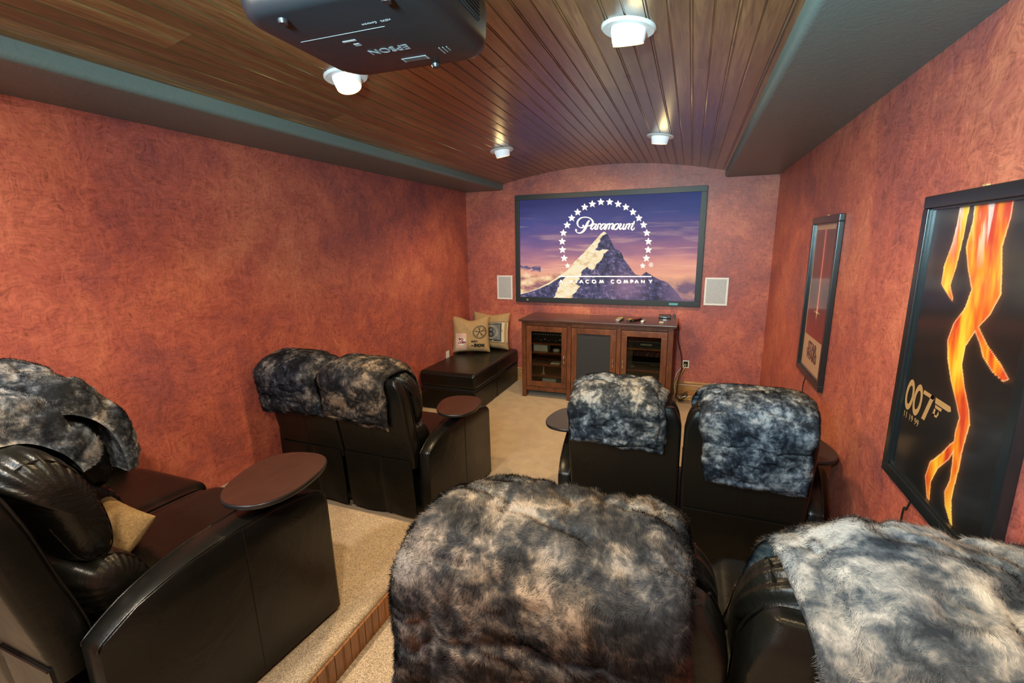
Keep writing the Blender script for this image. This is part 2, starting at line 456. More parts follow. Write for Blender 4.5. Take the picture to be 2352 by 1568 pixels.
def grid_pic(name, nu, nv, fn, col, mat, parent=None):
    """flat picture: fn(U, V) -> xyz arrays, col(U, V) -> linear rgb"""
    U, V = np.meshgrid(np.linspace(0, 1, nu), np.linspace(0, 1, nv))
    P = np.stack(fn(U, V), -1).reshape(-1, 3)
    me = bpy.data.meshes.new(name); n = nu * nv
    idx = np.arange(n).reshape(nv, nu); q = np.stack([idx[:-1, :-1], idx[:-1, 1:], idx[1:, 1:], idx[1:, :-1]], -1).reshape(-1, 4)
    me.vertices.add(n); me.vertices.foreach_set('co', P.astype(np.float32).ravel())
    me.loops.add(q.size); me.loops.foreach_set('vertex_index', q.ravel().astype(np.int32))
    me.polygons.add(len(q)); me.polygons.foreach_set('loop_start', np.arange(0, q.size, 4, dtype=np.int32)); me.polygons.foreach_set('loop_total', np.full(len(q), 4, np.int32))
    me.update(calc_edges=True)
    a = me.color_attributes.new('pic', 'FLOAT_COLOR', 'POINT'); c = np.ones((n, 4), np.float32); c[:, :3] = col(U, V).reshape(-1, 3)
    a.data.foreach_set('color', c.ravel())
    return link(name, me, parent, mat)


def inpoly(x, y, poly):
    r = np.zeros(np.shape(x), bool); n = len(poly)
    for i in range(n):
        x0, y0 = poly[i]; x1, y1 = poly[(i + 1) % n]
        if y0 == y1: continue
        c = ((y0 > y) != (y1 > y)) & (x < (x1 - x0) * (y - y0) / (y1 - y0) + x0); r ^= c
    return r


def interp(x, pts):
    return np.interp(x, [p[0] for p in pts], [p[1] for p in pts])


def gradc(t_, stops):
    return np.stack([np.interp(t_, [s[0] for s in stops], [lin(s[1])[k] for s in stops]) for k in range(3)], -1)


# ---------------------------------------------------------------- the room
def slab(name, x0, x1, y0, y1, z0, z1, mat, parent=None, bev=0.0, seg=2):
    return struct(boxo(name, x0, x1, y0, y1, z0, z1, mat, parent, bev, seg))


slab('floor', XL - .1, XR + .1, YB - .1, D + .1, -0.1, 0.0, M['carpet'])
slab('wall_left', XL - .1, XL, YB - .1, D + .1, 0, 2.8, M['wall'])
slab('wall_right', XR, XR + .1, YB - .1, D + .1, 0, 2.8, M['wall'])
slab('wall_front', XL, XR, D, D + .1, 0, 2.8, M['wall'])
slab('wall_back', XL, XR, YB - .1, YB, 0, 2.8, M['wall'])
# barrel ceiling: one backing shell that carries single beadboard planks
XC = (SL + SR) / 2; HALF = (SR - SL) / 2; SAG = 2.668 - 2.520
RAD = (HALF ** 2 + SAG ** 2) / (2 * SAG); ZC = 2.668 - RAD


def arc(s, dr=0.0):
    """s: arc length from the crown; dr outward"""
    a = s / RAD
    return (XC + (RAD + dr) * math.sin(a), ZC + (RAD + dr) * math.cos(a))


AM = math.asin(HALF / RAD) * RAD + 0.03
secs = []
for y in (YB, D):
    p = [(*arc(-AM + 2 * AM * i / 24, 0.010),) for i in range(25)]; p2 = [(*arc(-AM + 2 * AM * i / 24, 0.05),) for i in range(25)][::-1]
    secs.append([(x, y, z) for x, z in p + p2])
ceil = struct(loft('ceiling', secs, M['ceil'], smooth=False))
PW = 0.1565; NP = 17; s0 = -NP * PW / 2
prof = [(0.000, .010), (0.0, .002), (.0025, 0.0), (.0705, 0), (.0725, .0045), (.0745, .0045), (.0755, .0012), (.0785, 0), (.0815, .0012), (.0825, .0045), (.0845, .0045), (.0865, 0), (.1500, 0), (.1512, .004), (.1535, .004), (.1548, 0.0012), (PW - .0004, 0.002), (PW - .0004, .010)]
for i in range(NP):
    rs = random.Random(i * 13 + 5); ys = [YB]
    y = YB + rs.uniform(0.7, 2.6)
    while y < D - 0.5: ys.append(y); y += rs.uniform(1.9, 3.2)
    ys.append(D)
    for a, b in zip(ys, ys[1:]):
        dz = rs.uniform(-0.0008, 0.0008)
        secs = [[(arc(s0 + i * PW + u, q + dz)[0], yy, arc(s0 + i * PW + u, q + dz)[1]) for u, q in prof] for yy in (a + .0008, b - .0008)]
        loft('plank', secs, M['ceil'], ceil, smooth=False)


def soffit(n, xa, xb, inner):
    # profile with a bullnose at the lower inner corner
    s = 1 if inner > (xa + xb) / 2 else -1; r = 0.028
    p = [(xa if s > 0 else xb, H)]
    p += [(inner - s * r + s * r * math.sin(a), H + r - r * math.cos(a)) for a in [PI / 2 * k / 6 for k in range(7)]]
    p += [(inner, 2.62), (xa if s > 0 else xb, 2.62)]
    o = struct(loft('trim_%d' % n, [[(x, YB, z) for x, z in p], [(x, D, z) for x, z in p]], M['soffit'], smooth=True, angle=30)); return o


soffit(1, XL, SL, SL); soffit(2, SR, XR, SR)
# rear platform with an aisle step cut into it
NX0, NX1, NY, NZ, PY = -1.2, -0.72, 1.60, 0.14, 1.975
bm = bmesh.new()
pl = [(XL, YB), (NX0, YB), (NX0, NY), (NX1, NY), (NX1, YB), (XR, YB), (XR, PY), (XL, PY)]
vb = [bm.verts.new((x, y, 0)) for x, y in pl]; bm.faces.new(vb)
r_ = bmesh.ops.extrude_face_region(bm, geom=bm.faces[:]); top = [v for v in r_['geom'] if isinstance(v, bmesh.types.BMVert)]
for v in top: v.co.z = PZ
ed = [e for e in bm.edges if all(abs(v.co.z - PZ) < 1e-6 for v in e.verts) and all(v.co.x > XL + .01 or v.co.y > 0 for v in e.verts)]
bmesh.ops.bevel(bm, geom=ed, offset=0.022, segments=4, affect='EDGES', profile=0.5)
plat = struct(bobj('floor_platform', bm, M['carpet'], smooth=True, wn=True))
step = slab('floor_step', NX0, NX1, YB, NY, 0, NZ, M['carpet'])


def riser(p0, p1, nrm, z0, z1, parent):
    """beadboard planks along p0-p1"""
    p0 = Vector(p0); p1 = Vector(p1); L = (p1 - p0).length; d = (p1 - p0) / L; n = Vector(nrm); k = int(round(L / 0.090)); wdt = L / k
    pr = [(0, 0), (0.0004, .009), (.040, .009), (.0415, .005), (.0425, .005), (.044, .0085), (.047, .0085), (.0485, .005), (.0495, .005), (.051, .009), (wdt - .004, .009), (wdt - .003, .005), (wdt - .0008, .005), (wdt - .0008, 0)]
    for i in range(k):
        secs = [[tuple(p0 + d * (i * wdt + a) + n * (q + .001) + Vector((0, 0, z))) for a, q in pr] for z in (z0, z1)]
        loft('plank', secs, M['riser'], parent, smooth=False)


riser((NX0, YB, 0), (NX0, NY - .012, 0), (1, 0, 0), NZ, PZ - .024, plat)
riser((NX0 + .012, NY, 0), (NX1 - .012, NY, 0), (0, -1, 0), NZ, PZ - .024, plat)
riser((NX1, YB, 0), (NX1, NY - .012, 0), (-1, 0, 0), NZ, PZ - .024, plat)
# oak baseboard with a moulded top
bp = [(0, 0), (-.014, 0), (-.014, .135), (-.011, .142), (-.011, .150), (-.016, .156), (-.016, .166), (-.008, .176), (0, .180)]
struct(loft('baseboard_front', [[(x, D + a, z) for a, z in bp] for x in (XL, XR)], M['oak'], smooth=False))
struct(loft('baseboard_right', [[(XR + a, y, z) for a, z in bp] for y in (PY + .01, D - .017)], M['oak'], smooth=False))
struct(loft('baseboard_left', [[(XL - a, y, z) for a, z in bp] for y in (PY + .01, D - .017)], M['oak'], smooth=False))

# ---------------------------------------------------------------- eyeball downlights
can_lab = ['white eyeball downlight in the plank ceiling nearest the right soffit and camera', 'white downlight glowing yellow beside the black projector', 'downlight above the left end of the screen wall', 'downlight above the right end of the screen wall']
tilt = [(-0.10, 0.30), (-0.22, -0.12), (0.0, 0.25), (0.0, 0.25)]
for (x, y), lb, (tx, ty) in zip(CANS, can_lab, tilt):
    s = math.asin((x - XC) / RAD) * RAD; X_, Z_ = arc(s); a = s / RAD
    t_ = thing('recessed_downlight', lb, 'ceiling light', (X_, y, Z_), 0, 'recessed downlights in the plank ceiling'); t_.rotation_euler = (0, a, 0)
    bm = bmesh.new(); lathe(bm, [(0.070, -.001), (.072, -.010), (.100, -.012), (.107, -.006), (.107, -.0005), (.070, -.0005)], 40)
    bobj('trim_ring', bm, M['canwhite'], t_, smooth=True)
    Mx = Matrix.Rotation(tx, 4, 'Y') @ Matrix.Rotation(ty, 4, 'X')
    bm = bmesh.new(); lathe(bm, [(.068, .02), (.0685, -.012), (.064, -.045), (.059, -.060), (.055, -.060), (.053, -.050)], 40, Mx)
    bobj('eyeball', bm, M['glowcup'], t_, smooth=True)
    bm = bmesh.new(); lathe(bm, [(.0545, -.0545), (.04, -.058), (0, -.060)], 32, Mx)
    bobj('lamp', bm, M['lamp'], t_, smooth=True)
    bm = bmesh.new(); lathe(bm, [(.0555, -.0605), (.0600, -.0600), (.0605, -.0545), (.0560, -.0560)], 32, Mx); bobj('glow_rim', bm, M['rim'], t_, smooth=True)
    light('bulb_spill', 'POINT', (X_, y, Z_ - .082), (X_, y, 0), 0.9, (1.0, 0.72, 0.28), shadow_soft_size=0.03)
    wp = Vector((X_, y, Z_)) + (Matrix.Rotation(a, 4, 'Y') @ Mx @ Vector((0, 0, -.063))); dn = Matrix.Rotation(a, 4, 'Y') @ Mx @ Vector((0, 0, -1))
    light('downlight_lamp', 'AREA', wp, wp + dn * 1.0, 21, (1.0, 0.70, 0.36), shape='DISK', size=0.075, spread=R(150))

# ---------------------------------------------------------------- projector
pj = thing('ceiling_projector', 'large black ceiling projector hanging upside down at upper left', 'projector', (-0.708, 0.995, 2.260), R(2))


def rrect(hx, hy, r, z, n=6, bow=0.0):
    p = []
    for cx, cy, a0 in ((hx - r, hy - r, 0), (-hx + r, hy - r, 90), (-hx + r, -hy + r, 180), (hx - r, -hy + r, 270)):
        for k in range(n + 1):
            a = R(a0 + 90 * k / n); x, y = cx + r * math.cos(a), cy + r * math.sin(a)
            p.append((x, y + bow * (1 - (x / hx) ** 2) * (1 if y > 0 else 0), z))
    return p


secs = [rrect(.192, .170, .05, 0.0, bow=.02), rrect(.203, .181, .055, .003, bow=.022), rrect(.211, .189, .058, .012, bow=.024), rrect(.216, .194, .06, .030, bow=.024), rrect(.218, .196, .06, .085, bow=.024), rrect(.216, .194, .06, .105, bow=.024), rrect(.205, .184, .06, .135, bow=.024), rrect(.16, .14, .06, .150, bow=.02)]
tp = NT('projector_shell'); mp = tp.coord(); a = tp.noise(mp, 9, 4, 0.6, 1.0); tp.set(Base_Color=(0.010, 0.011, 0.013), Roughness=0.3); tp.b.inputs['Specular IOR Level'].default_value = 0.35
mr = tp.n('ShaderNodeMapRange'); mr.inputs['To Min'].default_value = 0.22; mr.inputs['To Max'].default_value = 0.5; tp.l(a, 'Fac', mr, 'Value'); tp.l(mr, 'Result', tp.b, 'Roughness')
loft('shell', secs, tp.m, pj, angle=60)
bm = bmesh.new(); lathe(bm, [(0, 0), (.05, 0), (.052, .02), (.045, .03), (.040, .012), (0, .010)], 32, Matrix.Translation((0.03, .214, .075)) @ Matrix.Rotation(R(-90), 4, 'X')); bobj('lens', bm, M['black'], pj, smooth=True)
bm = bmesh.new(); lathe(bm, [(0, 0), (.016, 0), (.016, .10), (0, .10)], 20, Matrix.Translation((0, 0, .150)));
bx(bm, -.06, .06, -.06, .06, .148, .156, .002); lathe(bm, [(.0, .24), (.05, .24), (.05, .10), (.03, .09), (0, .09)][::-1], 24, Matrix.Translation((0, 0, .145))); bobj('ceiling_mount', bm, M['black'], pj, smooth=True)
vent = boxo('side_vent', .2135, .2195, -.10, .10, .045, .115, M['void'], pj, .001)
for k in range(9):
    boxo('vent_slat', .2180, .2215, -.098, .098, .049 + k * .0075, .0515 + k * .0075, M['matte'], vent)
for sx_, sy_ in ((-.12, -.15), (.13, -.15), (0.06, .180)):
    bm = bmesh.new(); lathe(bm, [(0, -.008), (.009, -.008), (.011, -.003), (.012, .004), (0, .004)], 16, Matrix.Translation((sx_, sy_, 0))); bobj('foot', bm, M['black'], pj, smooth=True)
boxo('panel_seam', -.165, .06, -.052, -.0505, -.0006, .001, M['grey'], pj)
text('maker_name', 'EPSON', .036, (.0, .055, -.0008), (-1, 0, 0), (0, 1, 0), M['label'], pj, .0004)
text('badge_text', 'HDMI   Control4', .010, (.055, -.075, -.0008), (-1, 0, 0), (0, 1, 0), M['label'], pj)
boxo('rating_label', -.005, .065, .118, .140, -.0008, .001, M['label'], pj)
for k in range(4): boxo('label_line', .0, .06, .121 + k * .005, .1225 + k * .005, -.0013, .0, M['black'], pj)
boxo('latch_recess', -.075, -.040, -.020, -.014, -.0012, .001, M['grey'], pj)
boxo('warning_label', -.060, -.045, .0, .012, -.001, .001, M['label'], pj)
for k in range(3):
    boxo('air_slot', .115 + .010 * k, .117 + .010 * k, .09, .125 - .006 * k, -.0012, .001, M['grey'], pj)

# ---------------------------------------------------------------- projection screen on the front wall
T0, T1, TZ0, TZ1 = -2.084, 0.121, 1.065, 2.3775
scr = thing('projection_screen', 'wide framed projection screen showing a mountain peak and star ring', 'screen', ((T0 + T1) / 2, D, TZ0))
ox, oz = (T0 + T1) / 2, TZ0; fw = .062; yF = -.045; yS = -.032
x0, x1, z1 = T0 - ox, T1 - ox, TZ1 - oz
bm = bmesh.new()
for q in ((x0, x1, 0, fw), (x0, x1, z1 - fw, z1), (x0, x0 + fw, fw, z1 - fw), (x1 - fw, x1, fw, z1 - fw)):
    bx(bm, q[0], q[1], yF, -.001, q[2], q[3], .003)
bobj('frame', bm, M['matte'], scr, smooth=True, wn=True)
boxo('backing', x0 + fw, x1 - fw, yS + .001, -.001, fw, z1 - fw, M['black'], scr)
boxo('emblem', x0 + .145, x0 + .172, yF - .0015, yF, .018, .040, M['grey'], scr)
boxo('maker_badge', x1 - .33, x1 - .235, yF - .0015, yF, .016, .040, M['teal'], scr)
px0, px1, pz0, pz1 = x0 + fw, x1 - fw, fw, z1 - fw


def tvp(u, v):          # crop pixel of the screen study (scale 4.9) -> picture u, v
    p = at(1160 + u / 4.9, 420 + v / 4.9, 'y', D + yS)
    return ((p.x - ox - px0) / (px1 - px0), (p.z - oz - pz0) / (pz1 - pz0))


ridge = [tvp(*p) for p in [(130, 1240), (250, 1230), (360, 1190), (500, 1120), (620, 1040), (700, 985), (780, 890), (900, 770), (1000, 660), (1080, 570), (1120, 543), (1160, 590), (1200, 670), (1240, 745), (1270, 750), (1310, 780), (1340, 860), (1400, 940), (1460, 1025), (1530, 1045), (1590, 1000), (1650, 1040), (1740, 1092), (1800, 1105), (1870, 1160), (1950, 1250), (2010, 1345)]]
litp = [tvp(*p) for p in [(1122, 535), (1140, 570), (1090, 600), (1075, 650), (1045, 700), (1015, 752), (1055, 765), (1100, 745), (1165, 755), (1120, 790), (1090, 860), (1040, 900), (1010, 960), (975, 985), (925, 945), (880, 975), (850, 1040), (830, 1100), (790, 1130), (835, 1170), (790, 1230), (740, 1300), (550, 1290), (590, 1190), (650, 1090), (700, 1040), (640, 1050), (500, 1140), (330, 1210), (140, 1262), (130, 1235), (360, 1180), (500, 1105), (620, 1025), (700, 965), (790, 860), (900, 750), (1000, 640), (1080, 560)]]


def tvcol(U, V):
    wv = fbm(U * 9, V * 22, 1.0, 5) - 0.5; wc = fbm(U * 26, V * 30, 4.0, 4) - 0.5
    Vw = V + wv * 0.12 - 0.10 * (U - 0.5) * (V > .3)
    c = gradc(Vw, [(0.0, (250, 170, 130)), (0.22, (248, 176, 140)), (0.34, (225, 150, 140)), (0.46, (168, 112, 138)), (0.62, (112, 84, 138)), (0.78, (62, 66, 134)), (1.0, (28, 34, 98))])
    right = np.clip((U - 0.45) * 1.4, 0, 1)[..., None] * np.clip((V - 0.35) * 3, 0, 1)[..., None]
    c = c * (1 - 0.55 * right) + lin((24, 62, 118)) * 0.55 * right
    streak = np.clip((fbm(U * 5, V * 30, 8.0, 4) - 0.60) * 5, 0, 1)[..., None] * np.clip((0.5 - np.abs(V - 0.4)) * 2, 0, 1)[..., None]
    c = c * (1 - .4 * streak) + lin((250, 200, 175)) * .4 * streak
    # clouds at the foot, billowy on the left, grey mauve on the right
    ct = 0.30 - 0.25 * U + 0.09 * (fbm(U * 16, V * 3, 2.0, 4) - 0.5) * 2; bil = fbm(U * 18, V * 20, 6.0, 4)
    cm = np.clip((ct - V) * 25, 0, 1)[..., None] * (U < .45)[..., None]
    cc = gradc(bil, [(0.3, (150, 100, 110)), (0.5, (225, 165, 130)), (0.7, (255, 225, 180))])
    c = c * (1 - cm) + cc * cm
    dk = (np.clip((0.045 - np.abs(V - 0.335 + 0.35 * U + 0.05 * (bil - .5))) * 30, 0, 1) * (U < .13) * (bil < .62))[..., None]
    c = c * (1 - dk) + lin((88, 84, 125)) * dk
    rt = np.clip(((0.10 + 0.25 * (U - .75) * 1.2 + 0.16 * (fbm(U * 9, V * 6, 12., 4) - .4)) - V + .08) * 10, 0, 1)[..., None] * (U > .62)[..., None]
    c = c * (1 - rt) + gradc(bil, [(0.35, (120, 92, 118)), (0.7, (205, 150, 135))]) * rt
    # mountain
    rz = interp(U, ridge) + 0.006 * (fbm(U * 90, U * 0, 3.0, 3) - .5); mt = (V < rz)
    r1 = fbm(U * 40 + V * 20, V * 40 - U * 18, 3.0, 5); r2 = fbm(U * 110, V * 60 + U * 40, 5.0, 3)
    rock = gradc(0.6 * r1 + 0.4 * r2, [(0.28, (16, 24, 52)), (0.45, (44, 50, 92)), (0.58, (76, 74, 118)), (0.72, (140, 122, 152))])
    haze = (np.exp(-((U - 0.64) / .09) ** 2 - ((V - 0.13) / .13) ** 2) * .6)[..., None]; rock = rock * (1 - haze) + lin((165, 125, 158)) * haze
    hz2 = np.clip((U - 0.80) * 8, 0, .8)[..., None]; rock = rock * (1 - hz2) + lin((118, 95, 130)) * hz2
    du = (fbm(U * 60, V * 60, 9.0, 3) - .5) * 0.022; lit = inpoly(U + du, V + du * .7, litp)
    litc = gradc(r1, [(0.25, (225, 188, 150)), (0.42, (255, 230, 180)), (0.7, (255, 244, 210))])
    rock = np.where(lit[..., None], litc, rock)
    l2 = (fbm(U * 70 - V * 55, V * 26, 21.0, 3) > .62) & (V < .15) & (U > .24) & (U < .34) & mt
    rock = np.where(l2[..., None], lin((255, 228, 175)), rock)
    return np.where(mt[..., None], rock, c)


grid_pic('picture', 560, 320, lambda U, V: (px0 + U * (px1 - px0), np.full_like(U, yS), pz0 + V * (pz1 - pz0)), tvcol, mat_attr('screen_picture', emit=0.92, rough=0.9), scr)
M['scr_cream'] = emis('screen_cream', tuple(lin((250, 236, 214))), 0.95); M['scr_shadow'] = emis('screen_ink', tuple(lin((26, 24, 50))), 0.9)


def scr_map(dx=0, dz=0):
    def f(u, v, th):
        p = at(1160 + u / 4.9, 420 + v / 4.9, 'y', D + yS); return (p.x - ox + dx, yS - th, p.z - oz + dz)
    return f


stars = [(1076, 212), (1175, 212), (1270, 235), (1357, 270), (1437, 325), (1503, 393), (1557, 470), (1593, 560), (1611, 656), (1609, 750), (1588, 845), (1547, 930), (980, 235), (894, 270), (815, 327), (748, 393), (697, 472), (655, 560), (641, 656), (645, 750), (664, 845), (703, 930)]


def star(cx, cy, r):
    return [(cx + (r if k % 2 == 0 else r * .40) * math.sin(PI * k / 5), cy - (r if k % 2 == 0 else r * .40) * math.cos(PI * k / 5)) for k in range(10)]


f0 = scr_map(); f1 = scr_map(.006, -.006)
for cx, cy in stars:
    r_s = 40 if cy < 900 else 30
    st = flat('star', [star(cx, cy, r_s)], lambda a, b, th: f0(a, b, .0016), M['scr_cream'], scr)
    flat('star_shadow', [star(cx, cy, r_s * 1.08)], lambda a, b, th: f1(a, b, .0008), M['scr_shadow'], st)


def S(pts, ws):    # strokes measured in the lettering study (15.68 px per photo px)
    return stroke([((1320 + x / 15.68 - 1160) * 4.9, (480 + y / 15.68 - 420) * 4.9) for x, y in pts], [w_ * .80 * 4.9 / 15.68 for w_ in ws])


pw = []
pw += S([(290, 575), (320, 610), (270, 660), (200, 660), (120, 600), (90, 500), (130, 390), (230, 310), (370, 285), (500, 305), (600, 370), (650, 460), (620, 540), (540, 590), (450, 605)], [60, 52, 34, 24, 40, 52, 40, 26, 22, 30, 58, 66, 50, 28, 18])
pw += S([(530, 395), (470, 470), (420, 580), (370, 690), (290, 800), (180, 855), (90, 840), (35, 770), (60, 725)], [20, 62, 84, 84, 60, 34, 26, 40, 62])
for ax in (0, 335):    # the two rounded letters with a stem
    pw += S([(755 + ax, 530), (690 + ax, 530), (610 + ax, 610), (575 + ax, 690), (620 + ax, 722), (700 + ax, 650), (755 + ax, 560)], [22, 30, 44, 46, 30, 16, 14])
    pw += S([(790 + ax, 525), (740 + ax, 630), (715 + ax, 700), (760 + ax, 720), (815 + ax, 660)], [38, 42, 42, 26, 14])
pw += S([(865, 520), (830, 620), (795, 725)], [36, 42, 42]); pw += S([(830, 600), (880, 530), (930, 525), (925, 575)], [14, 26, 34, 34])
pw += S([(1185, 520), (1150, 620), (1110, 725)], [36, 42, 42]); pw += S([(1160, 600), (1220, 530), (1270, 530), (1250, 610), (1205, 725)], [14, 26, 38, 42, 42]); pw += S([(1250, 610), (1310, 530), (1380, 525), (1370, 590), (1325, 690), (1360, 720), (1410, 660)], [14, 26, 38, 42, 42, 26, 14])
pw += S([(1530, 520), (1450, 560), (1400, 660), (1430, 725), (1510, 700), (1575, 600), (1565, 530), (1530, 520)], [24, 44, 50, 30, 40, 48, 36, 24])
pw += S([(1575, 545), (1650, 520), (1670, 540), (1610, 660), (1630, 722), (1720, 650), (1770, 540)], [12, 20, 40, 42, 30, 16, 14]); pw += S([(1785, 520), (1745, 620), (1725, 700), (1765, 720), (1815, 650)], [36, 42, 40, 26, 14])
pw += S([(1880, 520), (1845, 620), (1805, 725)], [36, 42, 42]); pw += S([(1850, 600), (1920, 530), (1985, 530), (1960, 600), (1915, 690), (1950, 720)], [14, 26, 38, 42, 42, 22])
pw += S([(2150, 430), (2080, 570), (2030, 690), (2060, 745), (2130, 700), (2150, 650)], [26, 42, 42, 26, 18, 12]); pw += S([(2010, 530), (2080, 518), (2150, 520)], [14, 22, 14])
flat('script_title', pw, lambda a, b, th: f0(a, b, .0024), M['scr_cream'], scr)
flat('title_shadow', pw, lambda a, b, th: f1(a, b, .0012), M['scr_shadow'], scr)
flat('underline', [[(608, 1046), (1648, 1047), (1648, 1058), (608, 1057)]], lambda a, b, th: f0(a, b, .0024), M['scr_cream'], scr)
G = {'A': [[(-.45, 1), (-.03, 0)], [(.03, 0), (.45, 1)], [(-.22, .62), (.22, .62)]], 'V': [[(-.4, 0), (0, 1)], [(0, 1), (.4, 0)]], 'I': [[(0, 0), (0, 1)]],
     'C': [[(.35, .12), (.05, 0), (-.28, .12), (-.42, .5), (-.28, .88), (.05, 1), (.35, .88)]], 'O': [[(0, 0), (-.38, .14), (-.5, .5), (-.38, .86), (0, 1), (.38, .86), (.5, .5), (.38, .14), (0, 0)]],
     'M': [[(-.55, 1), (-.32, 0)], [(-.32, 0), (0, .95)], [(0, .95), (.32, 0)], [(.32, 0), (.55, 1)]], 'P': [[(-.3, 1), (-.3, 0)], [(-.3, .03), (.15, .03), (.33, .28), (.15, .55), (-.3, .55)]],
     'N': [[(-.38, 1), (-.38, 0)], [(-.38, 0), (.38, 1)], [(.38, 1), (.38, 0)]], 'Y': [[(-.4, 0), (0, .5)], [(.4, 0), (0, .5)], [(0, .5), (0, 1)]]}
for ch, cx in zip('AVIACOMCOMPANY', [630, 742, 800, 858, 925, 1000, 1085, 1210, 1280, 1358, 1425, 1480, 1550, 1635]):
    tx = []
    for sg in G[ch]: tx += stroke([(cx + a * 40, 1090 + b * 34) for a, b in sg], [7] * len(sg), 3)
    lt = flat('caption_letter', tx, lambda a, b, th: f0(a, b, .0024), M['scr_cream'], scr); flat('letter_shadow', tx, lambda a, b, th: f1(a, b, .0012), M['scr_shadow'], lt)
rg = stroke([(1643 + 22 * math.cos(a / 12 * 2 * PI), 920 + 22 * math.sin(a / 12 * 2 * PI)) for a in range(13)], [3] * 13, 2) + stroke([(1637, 930), (1637, 912), (1650, 914), (1648, 921), (1637, 922)], [3] * 5, 2) + stroke([(1643, 922), (1650, 931)], [3, 3], 2)
flat('registered_mark', rg, lambda a, b, th: f0(a, b, .0016), M['scr_cream'], scr)

# in-wall speakers --------------------------------------------------------
for (xa, xb, za, zb), lb in (((-2.357, -2.143, 1.085, 1.395), 'white in-wall speaker left of the screen'), ((.158, .400, 1.087, 1.396), 'white in-wall speaker right of the screen')):
    s_ = thing('wall_speaker', lb, 'speaker', ((xa + xb) / 2, D, za), 0, 'in-wall speakers beside the screen'); hw = (xb - xa) / 2; h = zb - za
    bm = bmesh.new(); b_ = .020
    for q in ((-hw, hw, 0, b_), (-hw, hw, h - b_, h), (-hw, -hw + b_, b_, h - b_), (hw - b_, hw, b_, h - b_)): bx(bm, q[0], q[1], -.010, -.0005, q[2], q[3], .002)
    bobj('frame', bm, M['white'], s_, smooth=True, wn=True); boxo('grille', -hw + b_, hw - b_, -.0075, -.0005, b_, h - b_, M['mesh'], s_)
    boxo('badge', -.008, .008, -.0085, -.0070, b_ + .012, b_ + .018, M['gold'], s_)

# painted-over wall plates
for n_, (u, v, wd, hh) in enumerate(((1201, 711, .06, .11), (1366, 708, .11, .12), (1547, 716, .065, .11))):
    p = at(u, v, 'y', D)
    o = boxo('wall_plate', -wd / 2, wd / 2, -.005, -.0005, -hh / 2, hh / 2, M['wall'], None, .002); o.location = (p.x, D, p.z)
    tag(o, ['red painted wall plate above the left end of the cabinet', 'wide red painted blank wall plate above the middle of the cabinet', 'red painted outlet plate above the right end of the cabinet'][n_], 'wall plate', 'painted wall plates under the screen')
    if n_ != 1:
        for zz in (-.024, .024):
            s2 = boxo('socket', -.014, .014, -.0065, -.005, zz - .014, zz + .014, M['wall'], o, .001)
# left wall plate by the chaise
p = at(1028, 816, 'x', XL); o = boxo('outlet_cover', .0005, .008, -.036, .036, -.058, .058, M['white'], None, .002); o.location = (XL, p.y, p.z)
tag(o, 'small white outlet cover on the left wall above the black chaise', 'outlet')

# ---------------------------------------------------------------- media cabinet
c0, c1, cy, cz = -1.833, -.096, 5.004, .939
cab = thing('media_cabinet', 'dark cherry media cabinet with three doors under the screen', 'cabinet', ((c0 + c1) / 2, cy, 0)); ox2 = (c0 + c1) / 2
CX = lambda x: x - ox2
dp = .52; x0, x1 = CX(c0 + .03), CX(c1 - .03)
boxo('cabinet_top', CX(c0), CX(c1), -.018, dp + .03, cz - .028, cz, M['cherrytop'], cab, .005)
posts = [(x0, x0 + .052), (CX(-1.259), CX(-1.214)), (CX(-.707), CX(-.662)), (x1 - .052, x1)]
for a, b in posts: boxo('post', a, b, .0, .05, 0, cz - .029, M['cherry'], cab, .003)
for a, b in (posts[0], posts[3]): boxo('post', a, b, dp - .05, dp, 0, cz - .029, M['cherry'], cab, .003)
for a in (x0 + .005, x1 - .025): boxo('side_panel', a, a + .02, .051, dp - .051, .08, cz - .029, M['cherry'], cab)
boxo('bottom_panel', x0 + .026, x1 - .026, .05, dp - .02, .10, .12, M['cherry'], cab)
for (a, b) in ((posts[1][0] + .012, posts[1][1] - .012), (posts[2][0] + .012, posts[2][1] - .012)): boxo('divider', a, b, .051, dp - .02, .12, cz - .029, M['cherry'], cab)
